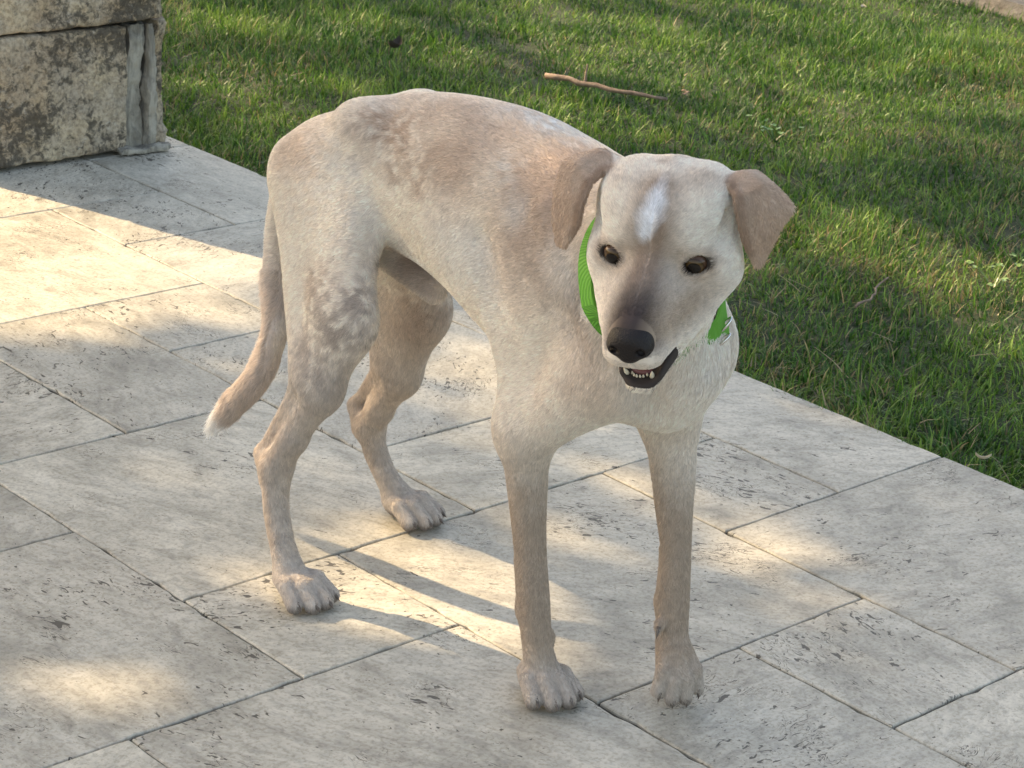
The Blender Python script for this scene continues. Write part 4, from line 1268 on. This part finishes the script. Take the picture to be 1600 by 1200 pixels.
    ra = cur.attributes.get('radius') or cur.attributes.new('radius', 'FLOAT', 'POINT')
    base = np.where(head, .00015, .00019) * RNG.uniform(.8, 1.2, n_strands)
    rad = base[:, None] * np.array([1.0, .95, .7, .12])[None]
    ra.data.foreach_set('value', rad.astype(np.float32).ravel())
    ca = cur.attributes.new('tone', 'FLOAT_COLOR', 'CURVE')
    cc = np.ones((n_strands, 4), np.float32); cc[:, :3] = np.clip(col, .004, .92)
    ca.data.foreach_set('color', cc.ravel())
    return cur
M_FUR = NT('dog_fur')
_a = M_FUR.n('Attribute', attribute_name='tone')
M_FUR.set(Base_Color=_a.outputs['Color'], Roughness=.55)
M_FUR.b.inputs['Specular IOR Level'].default_value = .25
fur = link('fur', grow_fur(560000), M_FUR.m, dog)

# ---- small parts
def uv_ball(nu=32, nv=20):
    v = [(0, 0, 1)]
    for i in range(1, nv):
        t = math.pi * i / nv
        for j in range(nu):
            a = 2 * math.pi * j / nu; v.append((math.sin(t) * math.cos(a), math.sin(t) * math.sin(a), math.cos(t)))
    v.append((0, 0, -1)); v = np.array(v)
    tri = [(0, 1 + j, 1 + (j + 1) % nu) for j in range(nu)]
    b = 1 + (nv - 2) * nu
    tri += [(len(v) - 1, b + (j + 1) % nu, b + j) for j in range(nu)]
    qd = [(1 + i * nu + j, 1 + (i + 1) * nu + j, 1 + (i + 1) * nu + (j + 1) % nu, 1 + i * nu + (j + 1) % nu) for i in range(nv - 2) for j in range(nu)]
    return v, [np.array(tri), np.array(qd)]

# eyes: ball whose pole (+z local) is the pupil
M_EYE = NT('dog_eye')
_tc = M_EYE.n('TexCoord'); _sx = M_EYE.n('SeparateXYZ'); M_EYE.l(_tc.outputs['Object'], _sx.inputs[0])
_ang = M_EYE.math('DIVIDE', _sx.outputs['Z'], .0106)
_fib = M_EYE.noise(_tc.outputs['Object'], 900, 3)
_iris = M_EYE.ramp(_ang, [(0.0, (.06, .035, .025)), (.60, (.10, .05, .03)), (.70, (.035, .018, .01)), (.78, (.070, .038, .014)), (.88, (.095, .052, .020)), (.915, (.004, .004, .004)), (1.0, (.003, .003, .003))])
M_EYE.set(Base_Color=M_EYE.mix(.2, _iris, M_EYE.ramp(_fib, [(.3, (.01, .006, .004)), (.7, (.06, .035, .015))])), Roughness=.04)
M_EYE.b.inputs['Specular IOR Level'].default_value = .28
_bv, _bf = uv_ball()
for s, e in zip((1, -1), EYES):
    me = mesh_np('dog_eye', _bv * EYE_R * .01 * np.array([1, 1, 1.03]), _bf, True)
    look = H_M @ V(s * .14, .96, -.20)
    eo = link('eye', me, M_EYE.m, dog, loc=tuple(e - DOG_BASE))
    eo.rotation_euler = Vector(look).to_track_quat('Z', 'Y').to_euler()

# nose pad
use_grid(hp(0, 8.0, -3.85) - .042, hp(0, 8.0, -3.85) + .042, .0009)
hell((0, 7.25, -3.40), (1.88, 1.58, 1.38), .4)
hell((0, 7.25, -4.60), (1.15, 1.45, .85), .7)
for s in (-1, 1):
    hell((s * 1.12, 7.55, -3.90), (.84, 1.18, .76), .5)
    hrc((s * .80, 9.05, -4.05), (s * 1.10, 8.45, -3.87), .20, .32, .25, sub=True)     # nostril
    hrc((s * 1.10, 8.45, -3.91), (s * 2.05, 7.75, -4.27), .20, .08, .2, sub=True)     # side slit
hrc((0, 9.05, -3.65), (0, 8.6, -5.55), .05, .07, .2, sub=True)                          # philtrum
_nv, _nq = surface_nets(FIELD, G0, VOX); _nv = smooth_verts(_nv, _nq, 2)
M_NOSE = NT('dog_nose')
_tc = M_NOSE.n('TexCoord'); _vo = M_NOSE.n('TexVoronoi'); _vo.inputs['Scale'].default_value = 650; M_NOSE.l(_tc.outputs['Object'], _vo.inputs['Vector'])
M_NOSE.set(Base_Color=(.014, .010, .009), Roughness=.5)
M_NOSE.b.inputs['Specular IOR Level'].default_value = .25
M_NOSE.bump(_vo.outputs['Distance'], .35, .0012)
link('nose', mesh_np('dog_nose', _nv - DOG_BASE, _nq, True), M_NOSE.m, dog)

# teeth, tongue
M_TOOTH = NT('tooth_enamel'); M_TOOTH.set(Base_Color=(.66, .58, .44), Roughness=.25)
def cone(name, base, tip, r0, mat, parent, bend=0.0, n=8, rings=5):
    base = np.array(base, float); tip = np.array(tip, float); ax = tip - base; L = np.linalg.norm(ax); ax /= L
    s = np.cross(ax, V(.3, .5, .8)); s /= np.linalg.norm(s); t = np.cross(ax, s)
    vv = []
    for i in range(rings):
        u = i / (rings - .3); r = r0 * (1 - u ** 1.6) + 1e-5
        c = base + ax * L * u + s * bend * L * (u * u)
        vv += [c + r * (math.cos(2 * math.pi * j / n) * s + math.sin(2 * math.pi * j / n) * t) for j in range(n)]
    vv.append(base + ax * L + s * bend * L)
    q = [(i * n + j, i * n + (j + 1) % n, (i + 1) * n + (j + 1) % n, (i + 1) * n + j) for i in range(rings - 1) for j in range(n)]
    tr = [((rings - 1) * n + j, (rings - 1) * n + (j + 1) % n, len(vv) - 1) for j in range(n)] + [(0, (j + 1), j) for j in range(1, n - 1)]
    return link(name, mesh_np('dog_' + name, np.array(vv) - DOG_BASE, [np.array(q), np.array(tr)], True), mat, parent)
for s in (1, -1):
    cone('tooth', hp(s * 1.40, 5.8, -5.8), hp(s * 1.50, 6.0, -6.75), .0034, M_TOOTH.m, dog, .1)        # upper canines
    cone('tooth', hp(s * 1.10, 5.0, -8.3), hp(s * 1.24, 5.25, -7.55), .0024, M_TOOTH.m, dog, .1)       # lower canines
    for k in range(3):
        x = s * (.17 + .30 * k)
        cone('tooth', hp(x, 6.5 - .12 * k * k, -6.0), hp(x, 6.55 - .12 * k * k, -6.35), .0015, M_TOOTH.m, dog)
        cone('tooth', hp(x * .85, 5.3 - .10 * k * k, -8.3), hp(x * .85, 5.4 - .10 * k * k, -7.98), .0012, M_TOOTH.m, dog)
M_TONGUE = NT('tongue_skin'); M_TONGUE.set(Base_Color=(.20, .07, .065), Roughness=.35)
use_grid(hp(0, 2.5, -7.6) - .05, hp(0, 2.5, -7.6) + .05, .0015)
hrc((0, 1.0, -7.3), (0, 4.4, -8.35), .5, .34, .3, squash=(1, 0, 0), sq=2.9)
_tv, _tq = surface_nets(FIELD, G0, VOX)
link('tongue', mesh_np('dog_tongue', smooth_verts(_tv, _tq, 2) - DOG_BASE, _tq, True), M_TONGUE.m, dog)
# claws
M_CLAW = NT('claw_horn'); M_CLAW.set(Base_Color=(.24, .19, .155), Roughness=.35)
for p, d, sz in CLAWS:
    d = d / np.linalg.norm(d)
    tip = p + d * .0085 * sz
    tip[2] = max(tip[2], .0015)
    cone('claw', p - d * .005, tip, .0030 * sz, M_CLAW.m, dog, 0, 7, 4)
# ---- collar: a webbing band round the neck
FIELD = None
cv = []
for j in range(NSEG):
    a = 2 * math.pi * j / NSEG; d = math.cos(a) * _e1 + math.sin(a) * _e2
    for w, r in zip((-CW, 0, CW), ring[j]): cv.append(COL_C + COL_N * w + d * (r + .0046))
    for w, r in zip((CW, 0, -CW), ring[j][::-1]): cv.append(COL_C + COL_N * w + d * (r + .0018))
cv = np.array(cv)
cq = [(j * 6 + k, j * 6 + (k + 1) % 6, ((j + 1) % NSEG) * 6 + (k + 1) % 6, ((j + 1) % NSEG) * 6 + k) for j in range(NSEG) for k in range(6)]
M_WEB = NT('green_webbing')
_tc = M_WEB.n('TexCoord')
_wv = M_WEB.n('TexWave'); _wv.inputs['Scale'].default_value = 260; _wv.inputs['Distortion'].default_value = 1.5; M_WEB.l(_tc.outputs['Object'], _wv.inputs['Vector'])
_nn = M_WEB.noise(_tc.outputs['Object'], 500, 3)
M_WEB.set(Base_Color=M_WEB.mix(M_WEB.math('MULTIPLY', _wv.outputs['Fac'], .6), (.07, .27, .022), (.14, .42, .04)), Roughness=.75)
M_WEB.bump(_wv.outputs['Fac'], .5, .001)
collar = link('dog_collar', None, loc=tuple(COL_C), label="bright green webbing collar with a metal slide, around the dog's neck", category='collar')
link('strap', mesh_np('collar_strap', cv - COL_C, np.array(cq)), M_WEB.m, collar)
M_STEEL = NT('collar_steel'); M_STEEL.set(Base_Color=(.62, .60, .57), Roughness=.25, Metallic=1.0)
def torus(name, c, n, R, r, mat, parent, base, sx=1.0, nu=28, nv=8):
    n = n / np.linalg.norm(n); a = np.cross(n, V(.2, .1, 1)); a /= np.linalg.norm(a); b = np.cross(n, a)
    vv = []
    for i in range(nu):
        t = 2 * math.pi * i / nu; rad = math.cos(t) * a * sx + math.sin(t) * b
        for k in range(nv):
            p = 2 * math.pi * k / nv; vv.append(c + rad * (R + r * math.cos(p)) + n * r * math.sin(p))
    q = [(i * nv + k, ((i + 1) % nu) * nv + k, ((i + 1) % nu) * nv + (k + 1) % nv, i * nv + (k + 1) % nv) for i in range(nu) for k in range(nv)]
    return link(name, mesh_np(name, np.array(vv) - base, np.array(q), True), mat, parent)
def on_ring(a, extra=.008):
    d = math.cos(a) * _e1 + math.sin(a) * _e2
    j = int(round(a / (2 * math.pi) * NSEG)) % NSEG
    return COL_C + d * (ring[j][1] + extra), d
for a, R in ((2.30, .0075), (2.45, .0075)):
    p, d = on_ring(a, .0085)
    torus('slide', p, d, R, .0013, M_STEEL.m, collar, COL_C, .55)
p, d = on_ring(.80, .009)
torus('ring', p - V(0, 0, .012), np.cross(d, V(0, 0, 1)), .0085, .0012, M_STEEL.m, collar, COL_C)
